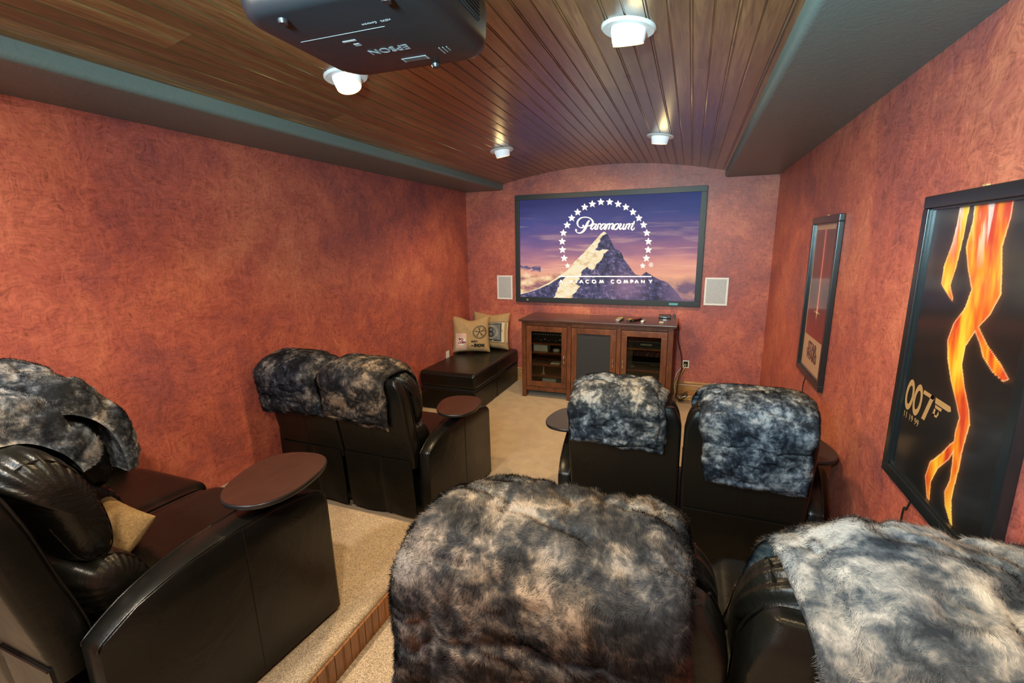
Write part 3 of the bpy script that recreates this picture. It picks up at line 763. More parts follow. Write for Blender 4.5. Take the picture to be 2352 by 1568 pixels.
for i in range(3):
    a, b = posts[i][1], posts[i + 1][0]
    boxo('top_rail', a + .001, b - .001, .008, .04, cz - .072, cz - .029, M['cherry'], cab, .002)
    boxo('bottom_rail', a + .001, b - .001, .008, .04, .085, .135, M['cherry'], cab, .002)
    d_ = bpy.data.objects.new('door', None); C.objects.link(d_); d_.parent = cab
    za, zb = .140, cz - .077; sw = .062; aa, bb = a + .004, b - .004
    bm = bmesh.new()
    for q in ((aa, bb, za, za + sw), (aa, bb, zb - sw, zb), (aa, aa + sw, za + sw, zb - sw), (bb - sw, bb, za + sw, zb - sw)): bx(bm, q[0], q[1], .004, .026, q[2], q[3], .003)
    bobj('door_frame', bm, M['cherry'], d_, smooth=True, wn=True)
    if i == 1:
        bm = bmesh.new(); nx_, nz_ = 24, 30; g = [[bm.verts.new((aa + sw + (bb - aa - 2 * sw) * k / nx_, .012 + .006 * math.exp(-((j / nz_ - .93 - .05 * math.cos((k / nx_ - .5) * 3)) / .02) ** 2) * math.sin(PI * k / nx_), za + sw + (zb - za - 2 * sw) * j / nz_)) for k in range(nx_ + 1)] for j in range(nz_ + 1)]
        for j in range(nz_):
            for k in range(nx_): bm.faces.new((g[j][k], g[j][k + 1], g[j + 1][k + 1], g[j + 1][k]))
        bobj('grille_cloth', bm, M['cloth'], d_, smooth=True)
    else: boxo('glass_pane', aa + sw, bb - sw, .013, .016, za + sw, zb - sw, M['glass'], d_)
    hx = {0: bb - .028, 1: bb - .028, 2: aa + .028}[i]
    bm = bmesh.new(); tube_bm(bm, spline([(hx, .005, .435), (hx, -.018, .452), (hx, -.024, .485), (hx, -.018, .518), (hx, .005, .535)], 5), .0055, 8); bobj('door_handle', bm, M['silver'], d_, smooth=True)
bm = bmesh.new()
shelfA = [.655, .545, .40, .265]; shelfC = [.665, .42, .27]
for z in shelfA: boxo('shelf', posts[0][1], posts[1][0] + .01, .05, dp - .04, z - .018, z, M['cherry'], cab)
for z in shelfC: boxo('shelf', posts[2][1] - .01, posts[3][0], .05, dp - .08, z - .018, z, M['cherry'], cab)


def inside(name, x, y, z, sx_, sy_, sz_, mat, label, cat, bev=.004):
    t_ = thing(name, label, cat, (x, cy + y, z)); boxo('body', -sx_ / 2, sx_ / 2, 0, sy_, 0.0005, sz_, mat, t_, bev); return t_


ax = ox2 + (posts[0][1] + posts[1][0]) / 2; cxr = ox2 + (posts[2][1] + posts[3][0]) / 2
t_ = inside('stereo_receiver', ax, .09, .655, .44, .33, .125, M['black'], 'black stereo receiver with lit marks on the top shelf of the left bay', 'receiver')
for k in range(9): boxo('status_light', -.19 + k * .045, -.165 + k * .045, -.001, .001, .028 + .012 * (k % 2), .033 + .012 * (k % 2), M[['red', 'blue', 'orange', 'offwhite'][k % 4]], t_)
for k in range(12): boxo('button', -.19 + k * .03, -.178 + k * .03, -.0015, .001, .095, .102, M['offwhite'], t_)
t_ = inside('white_box', ax - .10, .10, .545, .175, .12, .085, M['offwhite'], 'white gadget box on the second shelf of the left cabinet bay', 'box')
text('box_mark', 'tv', .022, (0, -.0008, .042), (1, 0, 0), (0, 0, 1), M['black'], t_)
bm = bmesh.new(); lathe(bm, [(0, 0.0005), (.04, .0005), (.043, .012), (.036, .026), (.018, .033), (0, .034)], 24); o = bobj('puck_device', bm, M['offwhite'], None, smooth=True); o.location = (ax + .08, cy + .16, .545); tag(o, 'small round white device beside the white box in the cabinet', 'device')
inside('disc_case', ax + .08, .10, .40, .11, .10, .012, M['offwhite'], 'thin silver case lying on the third shelf behind glass', 'case', .002)
inside('clear_case', ax - .10, .10, .40, .13, .10, .03, M['black'], 'low black case lying on the third shelf behind glass', 'case', .002)
t_ = thing('trophy', 'small silver obelisk trophy on a base behind the left glass door', 'trophy', (ax - .065, cy + .12, .265)); boxo('base', -.03, .03, -.02, .02, .0005, .012, M['silver'], t_, .002)
loft('obelisk', [[(-.011, -.006, .012), (.011, -.006, .012), (.011, .006, .012), (-.011, .006, .012)], [(-.006, -.004, .085), (.006, -.004, .085), (.006, .004, .085), (-.006, .004, .085)], [(-.001, -.001, .098), (.001, -.001, .098), (.001, .001, .098), (-.001, .001, .098)]], M['silver'], t_, smooth=False)
inside('white_carton', ax + .0, .12, .12, .17, .14, .09, M['offwhite'], 'pale carton on the floor of the left cabinet bay', 'box')
inside('router', ax - .13, .10, .12, .10, .12, .015, M['grey'], 'flat grey box lying left of the pale carton', 'device')
for k in range(4):
    o = inside('game_case', ax + .125, .09 + .0 * k, .12 + k * .0125, .13, .17, .012, M[['offwhite', 'grey'][k % 2]], ['silver case at the bottom of the small pile in the cabinet', 'grey case second from the bottom of the cabinet pile', 'silver case third from the bottom of the cabinet pile', 'grey case on top of the small pile in the cabinet'][k], 'case', .001); o['group'] = 'cases piled in the left cabinet bay'; o.rotation_euler[2] = R(-6 + 4 * k)
t_ = inside('disc_player', cxr + .02, .08, .665, .40, .28, .075, M['black'], 'slim black disc player on the top shelf behind the right glass door', 'player')
boxo('display', -.06, .06, -.0012, .001, .030, .048, M['grey'], t_)
t_ = inside('media_receiver', cxr, .09, .42, .42, .28, .085, M['black'], 'black media receiver with a silver slot on the middle right shelf', 'receiver')
boxo('slot', .07, .15, -.0012, .001, .058, .062, M['silver'], t_); text('panel_text', '10:42', .018, (-.12, -.0008, .030), (1, 0, 0), (0, 0, 1), M['offwhite'], t_)
t_ = inside('amplifier', cxr + .02, .10, .27, .40, .26, .11, M['matte'], 'ribbed black amplifier on the lowest right shelf behind glass', 'amplifier')
for k in range(16): boxo('fin', -.19 + k * .0245, -.178 + k * .0245, -.006, .001, .012, .10, M['black'], t_)
for k in range(6):
    xx = cxr - .13 + k * .055
    o = tube('hanging_cable', spline([(xx, cy + .36, .64), (xx + .012, cy + .34, .57), (xx - .01, cy + .35, .50 if k % 2 else .53), (xx + .02, cy + .37, .44)], 5), .0045, M['black']); tag(o, '%s black cable hanging behind the right glass door' % ['leftmost', 'second from left', 'third from left', 'third from right', 'second from right', 'rightmost'][k], 'cable', 'cables hanging inside the cabinet')

# things on the cabinet top
def remote(name, u, v, L, W, T, body, rz, label, btn, parent_z=cz):
    p = at(u, v, 'z', cz); t_ = thing(name, label, 'remote control', (p.x, p.y, cz), R(rz), 'remotes on the cabinet top')
    secs = [[(W * .5 * c_ * math.cos(a), y_, .0008 + T * .5 * h_ * (1 + math.sin(a))) for a in [2 * PI * k / 14 for k in range(14)]] for y_, c_, h_ in ((-L / 2, .75, .7), (-L / 2 + .008, 1, 1), (0, .86, .9), (L / 2 - .01, .95, .9), (L / 2, .7, .6))]
    loft('body', secs, M[body], t_, angle=60)
    for k in range(5):
        for j in range(3): boxo('button', (-.3 + .3 * j) * W - .0025, (-.3 + .3 * j) * W + .0025, -L * .32 + k * L * .13, -L * .32 + k * L * .13 + .006, T * .93, T + .002, M[btn], t_)


remote('remote_control', 1424, 735, .20, .055, .028, 'grey', -8, 'thick grey remote leftmost on the cabinet top', 'yellow')
remote('remote_control', 1447, 737, .17, .045, .022, 'black', -8, 'black remote with yellow buttons second from left on the cabinet', 'yellow')
remote('remote_control', 1462, 736, .17, .048, .024, 'black', -32, 'black remote lying askew between the other remotes', 'red')
remote('remote_control', 1477, 738, .11, .040, .016, 'offwhite', -5, 'small white remote rightmost on the cabinet top', 'grey')
p = at(1527, 730, 'z', cz); t_ = thing('set_top_box', 'small square black box on the right end of the cabinet top', 'device', (p.x, p.y, cz), R(2)); boxo('body', -.065, .065, -.06, .06, .001, .036, M['black'], t_, .008, 4); boxo('status_strip', -.02, .02, -.0610, -.0595, .012, .015, M['silver'], t_)
p = at(1519, 741, 'z', cz); o = boxo('matchbox', -.022, .022, -.012, .012, .0008, .012, M['prt_cream'], None, .001); o.location = (p.x, p.y, cz); tag(o, 'tiny cream box lying in front of the black set top box', 'box')
# round plug in the outlet above the cabinet
p = at(1548, 724, 'y', D); bm = bmesh.new(); lathe(bm, [(0, 0), (.016, 0), (.017, .02), (.012, .03), (0, .03)], 20, Matrix.Rotation(R(90), 4, 'X')); o = bobj('round_plug', bm, M['black'], None, smooth=True); o.location = (p.x + .002, D - .007, p.z); tag(o, 'round black plug in the outlet above the right end of the cabinet', 'plug')
# low voltage hole with cables, cords by the cabinet
p = at(1575, 836, 'y', D); t_ = thing('cable_outlet', 'open white cable outlet low on the screen wall right of the cabinet', 'outlet', (p.x, D, p.z))
bm = bmesh.new()
for q in ((-.036, .036, -.045, -.033), (-.036, .036, .033, .045), (-.036, -.024, -.033, .033), (.024, .036, -.033, .033)): bx(bm, q[0], q[1], -.008, -.0005, q[2], q[3], .002)
bobj('bracket', bm, M['white'], t_); boxo('opening', -.024, .024, -.003, -.0005, -.033, .033, M['void'], t_)
px_, pz_ = p.x, p.z
for nm, pts, r, mt, lb in (
    ('cable', [(px_ - .005, D - .004, pz_), (px_ - .03, D - .05, pz_ - .02), (px_ - .09, D - .06, pz_ - .10), (px_ - .115, D - .06, pz_ - .22), (px_ - .10, D - .08, .05), (px_ - .12, D - .12, .012)], .0038, 'white', 'white cable drooping from the open wall outlet'),
    ('cable', [(px_ + .008, D - .004, pz_), (px_ - .005, D - .06, pz_ - .02), (px_ - .05, D - .075, pz_ - .12), (px_ - .10, D - .085, pz_ - .22), (px_ - .09, D - .10, .06), (px_ - .05, D - .13, .012)], .0038, 'yellow', 'yellow cable drooping from the open wall outlet'),
    ('power_cord', [(-.086, 5.50, .86), (-.088, 5.48, .70), (-.040, 5.47, .52), (-.030, 5.47, .36), (-.06, 5.46, .22), (-.07, 5.45, .012)], .005, 'black', 'black cord hanging down the right side of the cabinet')):
    o = tube(nm, spline(pts, 8), r, M[mt]); tag(o, lb, 'cable')
rs = random.Random(3)
for k in range(5):
    b0 = Vector((-.01 + rs.uniform(-.03, .05), 5.36 + rs.uniform(-.05, .08), 0)); pts = []
    for j in range(9):
        pts.append(b0 + Vector((.05 * math.cos(j * 1.9 + k) + rs.uniform(-.02, .02), .07 * math.sin(j * 1.4 + k), .012 + .022 * k * abs(math.sin(j * .9 + k)) + .02)))
    o = tube('tangled_cable', spline(pts, 6), .0042, M[['black', 'grey', 'yellow', 'white', 'black'][k]]); tag(o, ['lowest black', 'grey', 'yellow', 'white', 'highest looping black'][k] + ' cable in the tangle on the carpet right of the cabinet', 'cable', 'tangled cables right of the cabinet')


# ---------------------------------------------------------------- upholstery
def puffy(name, prof, x0, x1, mat, parent, nx=26, puff=8, bulge=0.0, wrinkle=0.0, wk=16, seed=0, cx=None, smin=0.03, seams=(), seam_rng=(.1, .85)):
    """sweep a closed side profile (y, z) across x, drawn in towards its middle at both ends"""
    cy_ = sum(p[0] for p in prof) / len(prof); cz_ = sum(p[1] for p in prof) / len(prof)
    secs = []; base_ = {}
    for i in range(nx + 1):
        t_ = -1 + 2 * i / nx; t_ = math.sin(t_ * PI / 2); e = abs(t_)
        s = max(smin, (1 - e ** puff) ** (1 / 2.2)) if e < 1 else smin; x = (x0 + x1) / 2 + (x1 - x0) / 2 * t_
        ring = []
        for k, (y, z) in enumerate(prof):
            a = math.atan2(z - cz_, y - cy_)
            wv = 1 + wrinkle * (e ** 3) * (1 - e ** 14) * math.sin(a * wk + 1.2 * math.sin(3 * a + seed)) + bulge * (1 - t_ * t_)
            ring.append((x, cy_ + (y - cy_) * s * wv, cz_ + (z - cz_) * s * wv))
        if i in seams: base_[i] = [(x, cy_ + (y - cy_) * s * 1.015, cz_ + (z - cz_) * s * 1.015) for y, z in prof]
        secs.append(ring)
    o = loft(name, secs, mat, parent, angle=75)
    for i in seams:
        pts = [Vector(p_) for p_ in base_[i]]
        a_, b_ = int(len(pts) * seam_rng[0]), int(len(pts) * seam_rng[1]); tube('seam', pts[a_:b_ + 1], .0022, mat, o, 5)
    return o


def rprof(pts, k=7):
    P = spline([(a, b, 0) for a, b in (pts + [pts[0]])], k)
    # close smoothly
    q = pts[-1:] + pts + pts[:2]; out = []
    P = [Vector((a, b, 0)) for a, b in q]
    for i in range(1, len(P) - 2):
        for j in range(k):
            t_ = j / k
            v = 0.5 * ((2 * P[i]) + (P[i + 1] - P[i - 1]) * t_ + (2 * P[i - 1] - 5 * P[i] + 4 * P[i + 1] - P[i + 2]) * t_ * t_ + (3 * P[i] - P[i - 1] - 3 * P[i + 1] + P[i + 2]) * t_ ** 3)
            out.append((v.x, v.y))
    return out


def shell(parent, cx, hw, dy, bz=0.0):
    """back shell: slanting panel with chamfered shoulders"""
    lv = [(0, .40, 1.0, .085), (.02, .45, 1.0, .098), (.2, .55, 1.0, .105), (.5, .70, 1.0, .10), (.75, .84, 1.0, .095), (.86, .90, .995, .090), (.93, .945, .955, .085), (.985, .985, .90, .075), (1.0, 1.003, .87, .05), (1.0, 1.010, .84, .02)]
    lv = [(t_, z + bz * t_, wf, th) for t_, z, wf, th in lv]; secs = []
    for t_, z, wf, th in lv:
        yr = -.05 - .10 * t_ + dy + (.012 if t_ >= 1.0 else 0); h = hw * wf; r = min(.022, th * .45); ring = []
        for (qx, qy, a0) in ((h - r, th - r, 0), (-h + r, th - r, 90), (-h + r, r, 180), (h - r, r, 270)):
            for k in range(5):
                a = R(a0 + 22.5 * k); ring.append((cx + qx + r * math.cos(a), yr + qy + r * math.sin(a), z))
        secs.append(ring)
    o = loft('seat_back', secs, M['leather'], parent, angle=50)
    # piping along both side edges
    for s in (-1, 1):
        pts = [(cx + s * (hw * wf - .004), -.05 - .10 * t_ + dy + th - .002, z) for t_, z, wf, th in lv[1:8]]
        tube('piping', spline(pts, 3), .0035, M['leather'], o, 6)
    tube('seam', [(cx, -.0505 - .10 * t_ + dy, z) for t_, z, wf, th in lv[1:7]], .0016, M['leather'], o, 5)
    return o


PIL = rprof([(-.055, .955), (-.03, 1.010), (.035, 1.020), (.095, .965), (.14, .87), (.165, .74), (.160, .655), (.125, .630), (.07, .66), (.03, .76), (-.01, .88)], 12)
LUM = rprof([(.035, .64), (.08, .665), (.15, .655), (.205, .60), (.235, .53), (.225, .47), (.16, .45), (.09, .47), (.045, .55)], 12)
SEA = rprof([(.10, .30), (.10, .43), (.20, .462), (.45, .470), (.70, .462), (.775, .448), (.805, .41), (.80, .32), (.74, .285), (.40, .28)], 4)
FOO = rprof([(.775, .07), (.77, .30), (.80, .31), (.835, .29), (.845, .20), (.84, .10), (.825, .06)], 4)


def arm(parent, xi, s, wb, wf_):
    """side arm; xi inner face, s outward sign; wider towards the front"""
    P = [(0, .02), (0, .485), (.012, .505), (.10, .555), (.22, .590), (.36, .606), (.52, .608), (.64, .598), (.72, .580), (.752, .556), (.765, .52), (.775, .02)]
    L = .775
    xo = lambda y: xi + s * (wb + (wf_ - wb) * min(1, y / L))
    r = .016; V, F = [], []; n = len(P)

    def loop(fx, ins):
        cyy, czz = .38, .3; k = len(V)
        for y, z in P:
            dy_ = ins * (1 if y < .02 else -1 if y > .755 else 0); dz_ = ins * (-1 if z > .4 else 0)
            V.append((fx(y), y + dy_, z + dz_))
        return k
    a = loop(lambda y: xi, r); b = loop(lambda y: xi + s * r * .3, r * .3); c = loop(lambda y: xi + s * r, 0)
    d = loop(lambda y: xo(y) - s * r, 0); e = loop(lambda y: xo(y) - s * r * .3, r * .3); f = loop(xo, r)
    for u, v in ((a, b), (b, c), (c, d), (d, e), (e, f)):
        for j in range(n): F.append((u + j, u + (j + 1) % n, v + (j + 1) % n, v + j))
    F.append(tuple(range(a, a + n))[::-1]); F.append(tuple(range(f, f + n)))
    o = obj('arm', V, F, M['leather'], parent, True, 40)
    for fx in (lambda y: xo(y) - s * .010, lambda y: xi + s * .012):
        tube('piping', spline([(fx(y), y + (.004 if y < .01 else 0), z - .003) for y, z in P[1:10]], 4), .0035, M['leather'], o, 6)
    tube('seam', spline([(xo(.41), .41, .60), (xo(.41) + s * .001, .413, .45), (xo(.41) + s * .001, .416, .2), (xo(.41) + s * .001, .42, .03)], 4), .0016, M['leather'], o, 5)
    return o, xo


def tray(parent, x, y, z, rz, mat):
    """swivel tray table on a post"""
    n = 40; hx, hy = .150, .205

    def ring(s_, zz):
        out = []
        for k in range(n):
            a = 2 * PI * k / n; c, q = math.cos(a), math.sin(a)
            px_ = hx * s_ * math.copysign(abs(c) ** .82, c); py_ = hy * s_ * math.copysign(abs(q) ** .82, q) * (1 + .0 * c)
            out.append((px_ * (1 + .10 * math.sin(a)), py_, zz))
        return out
    Mt = Matrix.Translation((x, y, z)) @ Matrix.Rotation(rz, 4, 'Z')
    tr_ = lambda rg: [tuple(Mt @ Vector(p_)) for p_ in rg]
    o = loft('tray_table', [tr_(ring(.93, 0)), tr_(ring(.985, .004)), tr_(ring(1, .012)), tr_(ring(1, .018)), tr_(ring(.99, .0205))], M['black'], parent, angle=40)
    loft('tray_top', [tr_(ring(.975, .0190)), tr_(ring(.972, .0222))], mat, o, angle=40)
    bm = bmesh.new(); lathe(bm, [(.0, -.055), (.048, -.055), (.052, -.050), (.048, -.040), (.038, -.032), (.038, -.001), (0, -.001)], 28, Matrix.Translation((x, y, z)) @ Matrix.Translation((0, 0, 0)))
    bobj('tray_post', bm, M['matte'], o, smooth=True)


def loveseat(label, cx, y0, z0, half, dys=(0, 0), wb=(.08, .08), wf_=(.17, .17), trays=(), tmat='tray', rz=0, bz=0.0):
    t_ = thing('reclining_loveseat', label, 'sofa', (cx, y0, z0), rz, 'black leather reclining loveseats')
    boxo('base', -half + .005, half - .005, .03, .76, .03, .285, M['leather'], t_, .01)
    for i, sx_ in enumerate((-1, 1)):
        c = sx_ * half / 2; hw = half / 2 - .006
        sh = shell(t_, c, hw, dys[i], bz)
        # skirt flap under the back: two leather halves with a centre seam
        V, F = [], []; nx_, nz_ = 24, 12
        for j in range(nz_ + 1):
            for k in range(nx_ + 1):
                uu = -1 + 2 * k / nx_; vv = j / nz_
                yb = -.058 + .03 * (1 - vv) - .010 * math.exp(-(uu / .06) ** 2) * -1 + .006 * math.sin(uu * 5 + vv * 4 + i) * (1 - vv) + dys[i] * vv
                V.append((c + uu * (hw - .012), yb, .035 + .415 * vv - .018 * vv * uu ** 2 * 0))
        V += [(x_, y_ + .010, z_) for x_, y_, z_ in V]; N = (nx_ + 1) * (nz_ + 1)
        for j in range(nz_):
            for k in range(nx_):
                a = j * (nx_ + 1) + k; F.append((a, a + 1, a + nx_ + 2, a + nx_ + 1)); F.append((N + a, N + a + nx_ + 1, N + a + nx_ + 2, N + a + 1))
        for k in range(nx_):
            F.append((k, N + k, N + k + 1, k + 1)); b = nz_ * (nx_ + 1) + k; F.append((b, b + 1, N + b + 1, N + b))
        for j in range(nz_):
            a = j * (nx_ + 1); F.append((a, a + nx_ + 1, N + a + nx_ + 1, N + a)); b = a + nx_; F.append((b, N + b, N + b + nx_ + 1, b + nx_ + 1))
        sk = obj('back_skirt', V, F, M['leather'], t_, True, 50)
        tube('piping', [(c + uu / 10 * (hw - .012), -.060 + dys[i], .451) for uu in range(-10, 11)], .0035, M['leather'], sk, 6)
        mv = lambda pr: [(y_ + dys[i], z_ + bz) for y_, z_ in pr]
        puffy('head_pillow', mv(PIL), c - hw + .004, c + hw - .004, M['pleather'], t_, 52, 6 if dys[i] < .1 else 20, .02, .050, 30, i, seams=(10, 42))
        puffy('lumbar_cushion', mv(LUM) if dys[i] < .1 else [(y_ + dys[i] * .8, z_) for y_, z_ in LUM], c - hw + .004, c + hw - .004, M['pleather'], t_, 40, 7 if dys[i] < .1 else 20, .02, .05, 18, i + 2, seams=(8, 32))
        puffy('seat_cushion', SEA, c - hw + .002, c + hw - .002, M['leather'], t_, 30, 14, .0, .0, smin=.86)
        puffy('footrest', FOO, c - hw + .002, c + hw - .002, M['leather'], t_, 20, 14, .0, .0, smin=.8)
    xos = []
    for i, s in enumerate((-1, 1)):
        o, xo = arm(t_, s * (half + .003), s, wb[i], wf_[i]); xos.append(xo)
    for (tx_, ty_, tz_, tr_) in trays: tray(t_, tx_, ty_, tz_, tr_, M[tmat])
    return t_


FL = (-2.12, 2.355, 0.0, .555); FR = (.012, 2.39, 0.0, .58); RL = (-2.03, .555, PZ, .555); RR = (.100, .80, PZ, .60)
loveseat('black leather loveseat in the front row against the left wall', *FL, wb=(.07, .08), wf_=(.085, .17), trays=[(-1.475 + 2.12, 2.765 - 2.355, .668, R(14))])
loveseat('black leather loveseat in the front row facing the cabinet on the right', *FR, wb=(.08, .08), wf_=(.165, .165), trays=[(-.672, .385, .668, R(-14)), (.615, .385, .668, R(14))], tmat='traydark')
loveseat('black leather loveseat at the left edge, nearest the camera on the platform', *RL, dys=(.28, 0), wb=(.08, .09), wf_=(.16, .16), trays=[(-1.405 + 2.03, 1.165 - .555, .662, R(14))])
loveseat('black leather loveseat at the bottom right, nearest the camera', *RR, wb=(.08, .070), wf_=(.16, .085), trays=[(-.66, .36, .665, R(-14))], tmat='traydark', bz=-.03)

# ---------------------------------------------------------------- faux fur throws
PATH = [(-.078, .42), (-.085, .50), (-.103, .60), (-.120, .70), (-.138, .80), (-.154, .90), (-.168, .97), (-.165, 1.005), (-.130, 1.037), (-.07, 1.050), (.00, 1.052), (.06, 1.036), (.115, .98), (.150, .91), (.176, .82), (.190, .72), (.195, .62), (.20, .52)]


def path_pts(dy=0.0):
    P = spline([(a + dy, b, 0) for a, b in PATH], 8); L = [0]
    for a, b in zip(P, P[1:]): L.append(L[-1] + (b - a).length)
    return np.array([(p.x, p.y) for p in P]), np.array(L)


def s_of(z, rear):
    P, L = path_pts(); k = int(np.argmax(P[:, 1]))
    idx = range(0, k) if rear else range(k, len(P))
    return float(min(((abs(P[i, 1] - z), L[i]) for i in idx))[1])


def throw(label, org, xa, xb, zrear, zfront, seed, stops, nstr, dy=0.0, dz=0.0, hair=.010, hw=.0008, taper=(0, 0), skew=0.0, th=.018, base=.004, droop=.03, lump=.012, under=None, ext=0.0, cell=6.0, slip=(0, 0), flow=1.0):
    """one folded fur blanket over a seat back: x range xa-xb (world), down to zrear behind and zfront in front (local heights)"""
    t_ = thing('fur_throw', label, 'blanket', ((xa + xb) / 2, org[1], org[2] + 1.0), 0, 'faux fur throws over the seat backs')
    mt = mat_fur('faux_fur_%d' % int(seed * 10), stops, cell, seed)
    if under:
        _layer('folded_layer', t_, mt, org, xa + under[0], xb + under[1], zrear - under[2], zfront - .02, seed + .37, nstr // 2, dy, dz, hair, hw, taper, skew - .02, .010, base, droop, lump * .5, ext, slip, flow)
        base = base + .016
    _layer('blanket', t_, mt, org, xa, xb, zrear, zfront, seed, nstr, dy, dz, hair, hw, taper, skew, th, base, droop, lump, ext, slip, flow)
    return t_


def _layer(pname, t_, mt, org, xa, xb, zrear, zfront, seed, nstr, dy, dz, hair, hw, taper, skew, th, base, droop, lump, ext, slip, flow):
    ox_, oy_, oz_ = org; oz_ = oz_ + dz; P, L = path_pts(dy); sA = s_of(zrear, True) - ext; sB = s_of(zfront, False)
    nu, nv = 80, int(80 * max(.6, (sB - sA) / abs(xb - xa)))

    def surf(U, V, lift, edge=True):
        s = sA + (sB - sA) * V
        s = s + (fbm(U * 5 + seed, V * 0 + seed, 1.0, 3) - .5) * .04 * (1 - 2 * V) + skew * (U - .5) * (1 - V) + slip[1] * (U - .5) * V
        yy = np.interp(s, L, P[:, 0]); zz = np.interp(s, L, P[:, 1])
        zz = np.where(s < 0, P[0, 1] + s, zz)
        e = 1e-3; ty = (np.interp(s + e, L, P[:, 0]) - np.interp(s - e, L, P[:, 0])); tz = (np.interp(s + e, L, P[:, 1]) - np.interp(s - e, L, P[:, 1]))
        bad = (np.abs(ty) + np.abs(tz)) < 1e-9; tz = np.where(bad, 1e-3, tz); n_ = np.sqrt(ty ** 2 + tz ** 2); ty, tz = ty / n_, tz / n_
        xl = xa + taper[0] * (1 - V) + (fbm(V * 6 + seed, V * 0, 3.0, 3) - .5) * .03; xr = xb + taper[1] * (1 - V) + (fbm(V * 6 + seed, V * 0, 7.0, 3) - .5) * .03
        x = xl + (xr - xl) * U
        ee = np.clip(np.maximum(np.abs(2 * U - 1), np.abs(2 * V - 1)), 0, 1)
        prof_ = (1 - ee ** 10) ** .5
        lum = fbm(x * 8 + seed, s * 8, seed, 3); cr = np.abs(fbm(x * 5 + seed * 3, s * 11, seed + 5, 3) - .5) * 2; cr2 = np.abs(fbm(x * 9 + seed * 3, s * 6, seed + 8, 2) - .5) * 2
        off = base + prof_ * lift * (th + lump * 1.8 * (lum - .3) + lump * .9 * (1 - np.exp(-(cr / .09) ** 2)) + lump * .6 * (1 - np.exp(-(cr2 / .09) ** 2)))
        yl = oy_ + yy - tz * off; zl = oz_ + zz + ty * off
        top_ = np.clip((zz - .8) / .28, 0, 1)
        zl = zl - droop * np.abs(2 * U - 1) ** 4 * top_
        return x, yl, zl, (tz, ty)
    U, V = np.meshgrid(np.linspace(0, 1, nu), np.linspace(0, 1, nv))
    a = surf(U, V, 1.0); b = surf(U, V, 0.0)
    A = np.stack(a[:3], -1); B = np.stack(b[:3], -1); n = nu * nv
    idx = np.arange(n).reshape(nv, nu); q = np.stack([idx[:-1, :-1], idx[:-1, 1:], idx[1:, 1:], idx[1:, :-1]], -1).reshape(-1, 4)
    rim = list(idx[0, :]) + list(idx[1:, -1]) + list(idx[-1, -2::-1]) + list(idx[-2:0:-1, 0])
    rq = [(rim[i], rim[(i + 1) % len(rim)], rim[(i + 1) % len(rim)] + n, rim[i] + n) for i in range(len(rim))]
    o3 = np.array(t_.location)
    V3 = np.concatenate([A.reshape(-1, 3), B.reshape(-1, 3)]) - o3
    F = [tuple(int(k) for k in r_) for r_ in q] + [tuple(int(k) + n for k in r_[::-1]) for r_ in q] + [tuple(int(k) for k in r_) for r_ in rq]
    ob = obj(pname, V3, F, mt, t_, True)
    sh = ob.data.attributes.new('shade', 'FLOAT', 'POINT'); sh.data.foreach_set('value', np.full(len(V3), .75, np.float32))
    # pile
    rg = np.random.RandomState(int(seed * 100)); u = rg.rand(nstr); v = rg.rand(nstr)
    ne = nstr // 7    # extra hairs along the rim
    u[:ne // 2] = np.where(rg.rand(ne // 2) < .5, rg.rand(ne // 2) * .03, 1 - rg.rand(ne // 2) * .03); v[ne // 2:ne] = np.where(rg.rand(ne - ne // 2) < .5, rg.rand(ne - ne // 2) * .03, 1 - rg.rand(ne - ne // 2) * .03)
    p0 = np.stack(surf(u, v, 1.0)[:3], -1); e = .004
    pu = np.stack(surf(np.clip(u + e, 0, 1), v, 1.0)[:3], -1) - np.stack(surf(np.clip(u - e, 0, 1), v, 1.0)[:3], -1)
    pv = np.stack(surf(u, np.clip(v + e, 0, 1), 1.0)[:3], -1) - np.stack(surf(u, np.clip(v - e, 0, 1), 1.0)[:3], -1)
    nn = np.cross(pu, pv); nn /= np.linalg.norm(nn, axis=1, keepdims=True) + 1e-12
    pu /= np.linalg.norm(pu, axis=1, keepdims=True) + 1e-12; pv /= np.linalg.norm(pv, axis=1, keepdims=True) + 1e-12
    fa = (fbm(p0[:, 0] * 7 + seed, p0[:, 1] * 7 + p0[:, 2] * 7, 2.0, 3) - .5) * 12 * flow
    fl = pu * np.sin(fa)[:, None] - pv * np.cos(fa)[:, None]
    ln = hair * (.6 + .8 * rg.rand(nstr)); d = nn * .42 + fl * .85 + rg.normal(0, .22, (nstr, 3)); d /= np.linalg.norm(d, axis=1, keepdims=True)
    side = np.cross(d, nn + rg.normal(0, .3, (nstr, 3))); side /= np.linalg.norm(side, axis=1, keepdims=True) + 1e-9
    wd = hw * (.6 + .8 * rg.rand(nstr))
    r0 = p0 - nn * .002 - o3; Vh = np.stack([r0 - side * wd[:, None], r0 + side * wd[:, None], r0 + d * ln[:, None]], 1).reshape(-1, 3)
    me = bpy.data.meshes.new('fur_pile'); me.vertices.add(3 * nstr); me.vertices.foreach_set('co', Vh.astype(np.float32).ravel())
    me.loops.add(3 * nstr); me.loops.foreach_set('vertex_index', np.arange(3 * nstr, dtype=np.int32)); me.polygons.add(nstr)
    me.polygons.foreach_set('loop_start', np.arange(0, 3 * nstr, 3, dtype=np.int32)); me.polygons.foreach_set('loop_total', np.full(nstr, 3, np.int32)); me.update(calc_edges=True)
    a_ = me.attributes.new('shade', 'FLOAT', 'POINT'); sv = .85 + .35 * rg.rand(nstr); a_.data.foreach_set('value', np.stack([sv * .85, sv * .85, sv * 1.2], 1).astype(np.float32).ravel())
    me.shade_smooth(); nrm = nn + .3 * d; nrm /= np.linalg.norm(nrm, axis=1, keepdims=True)
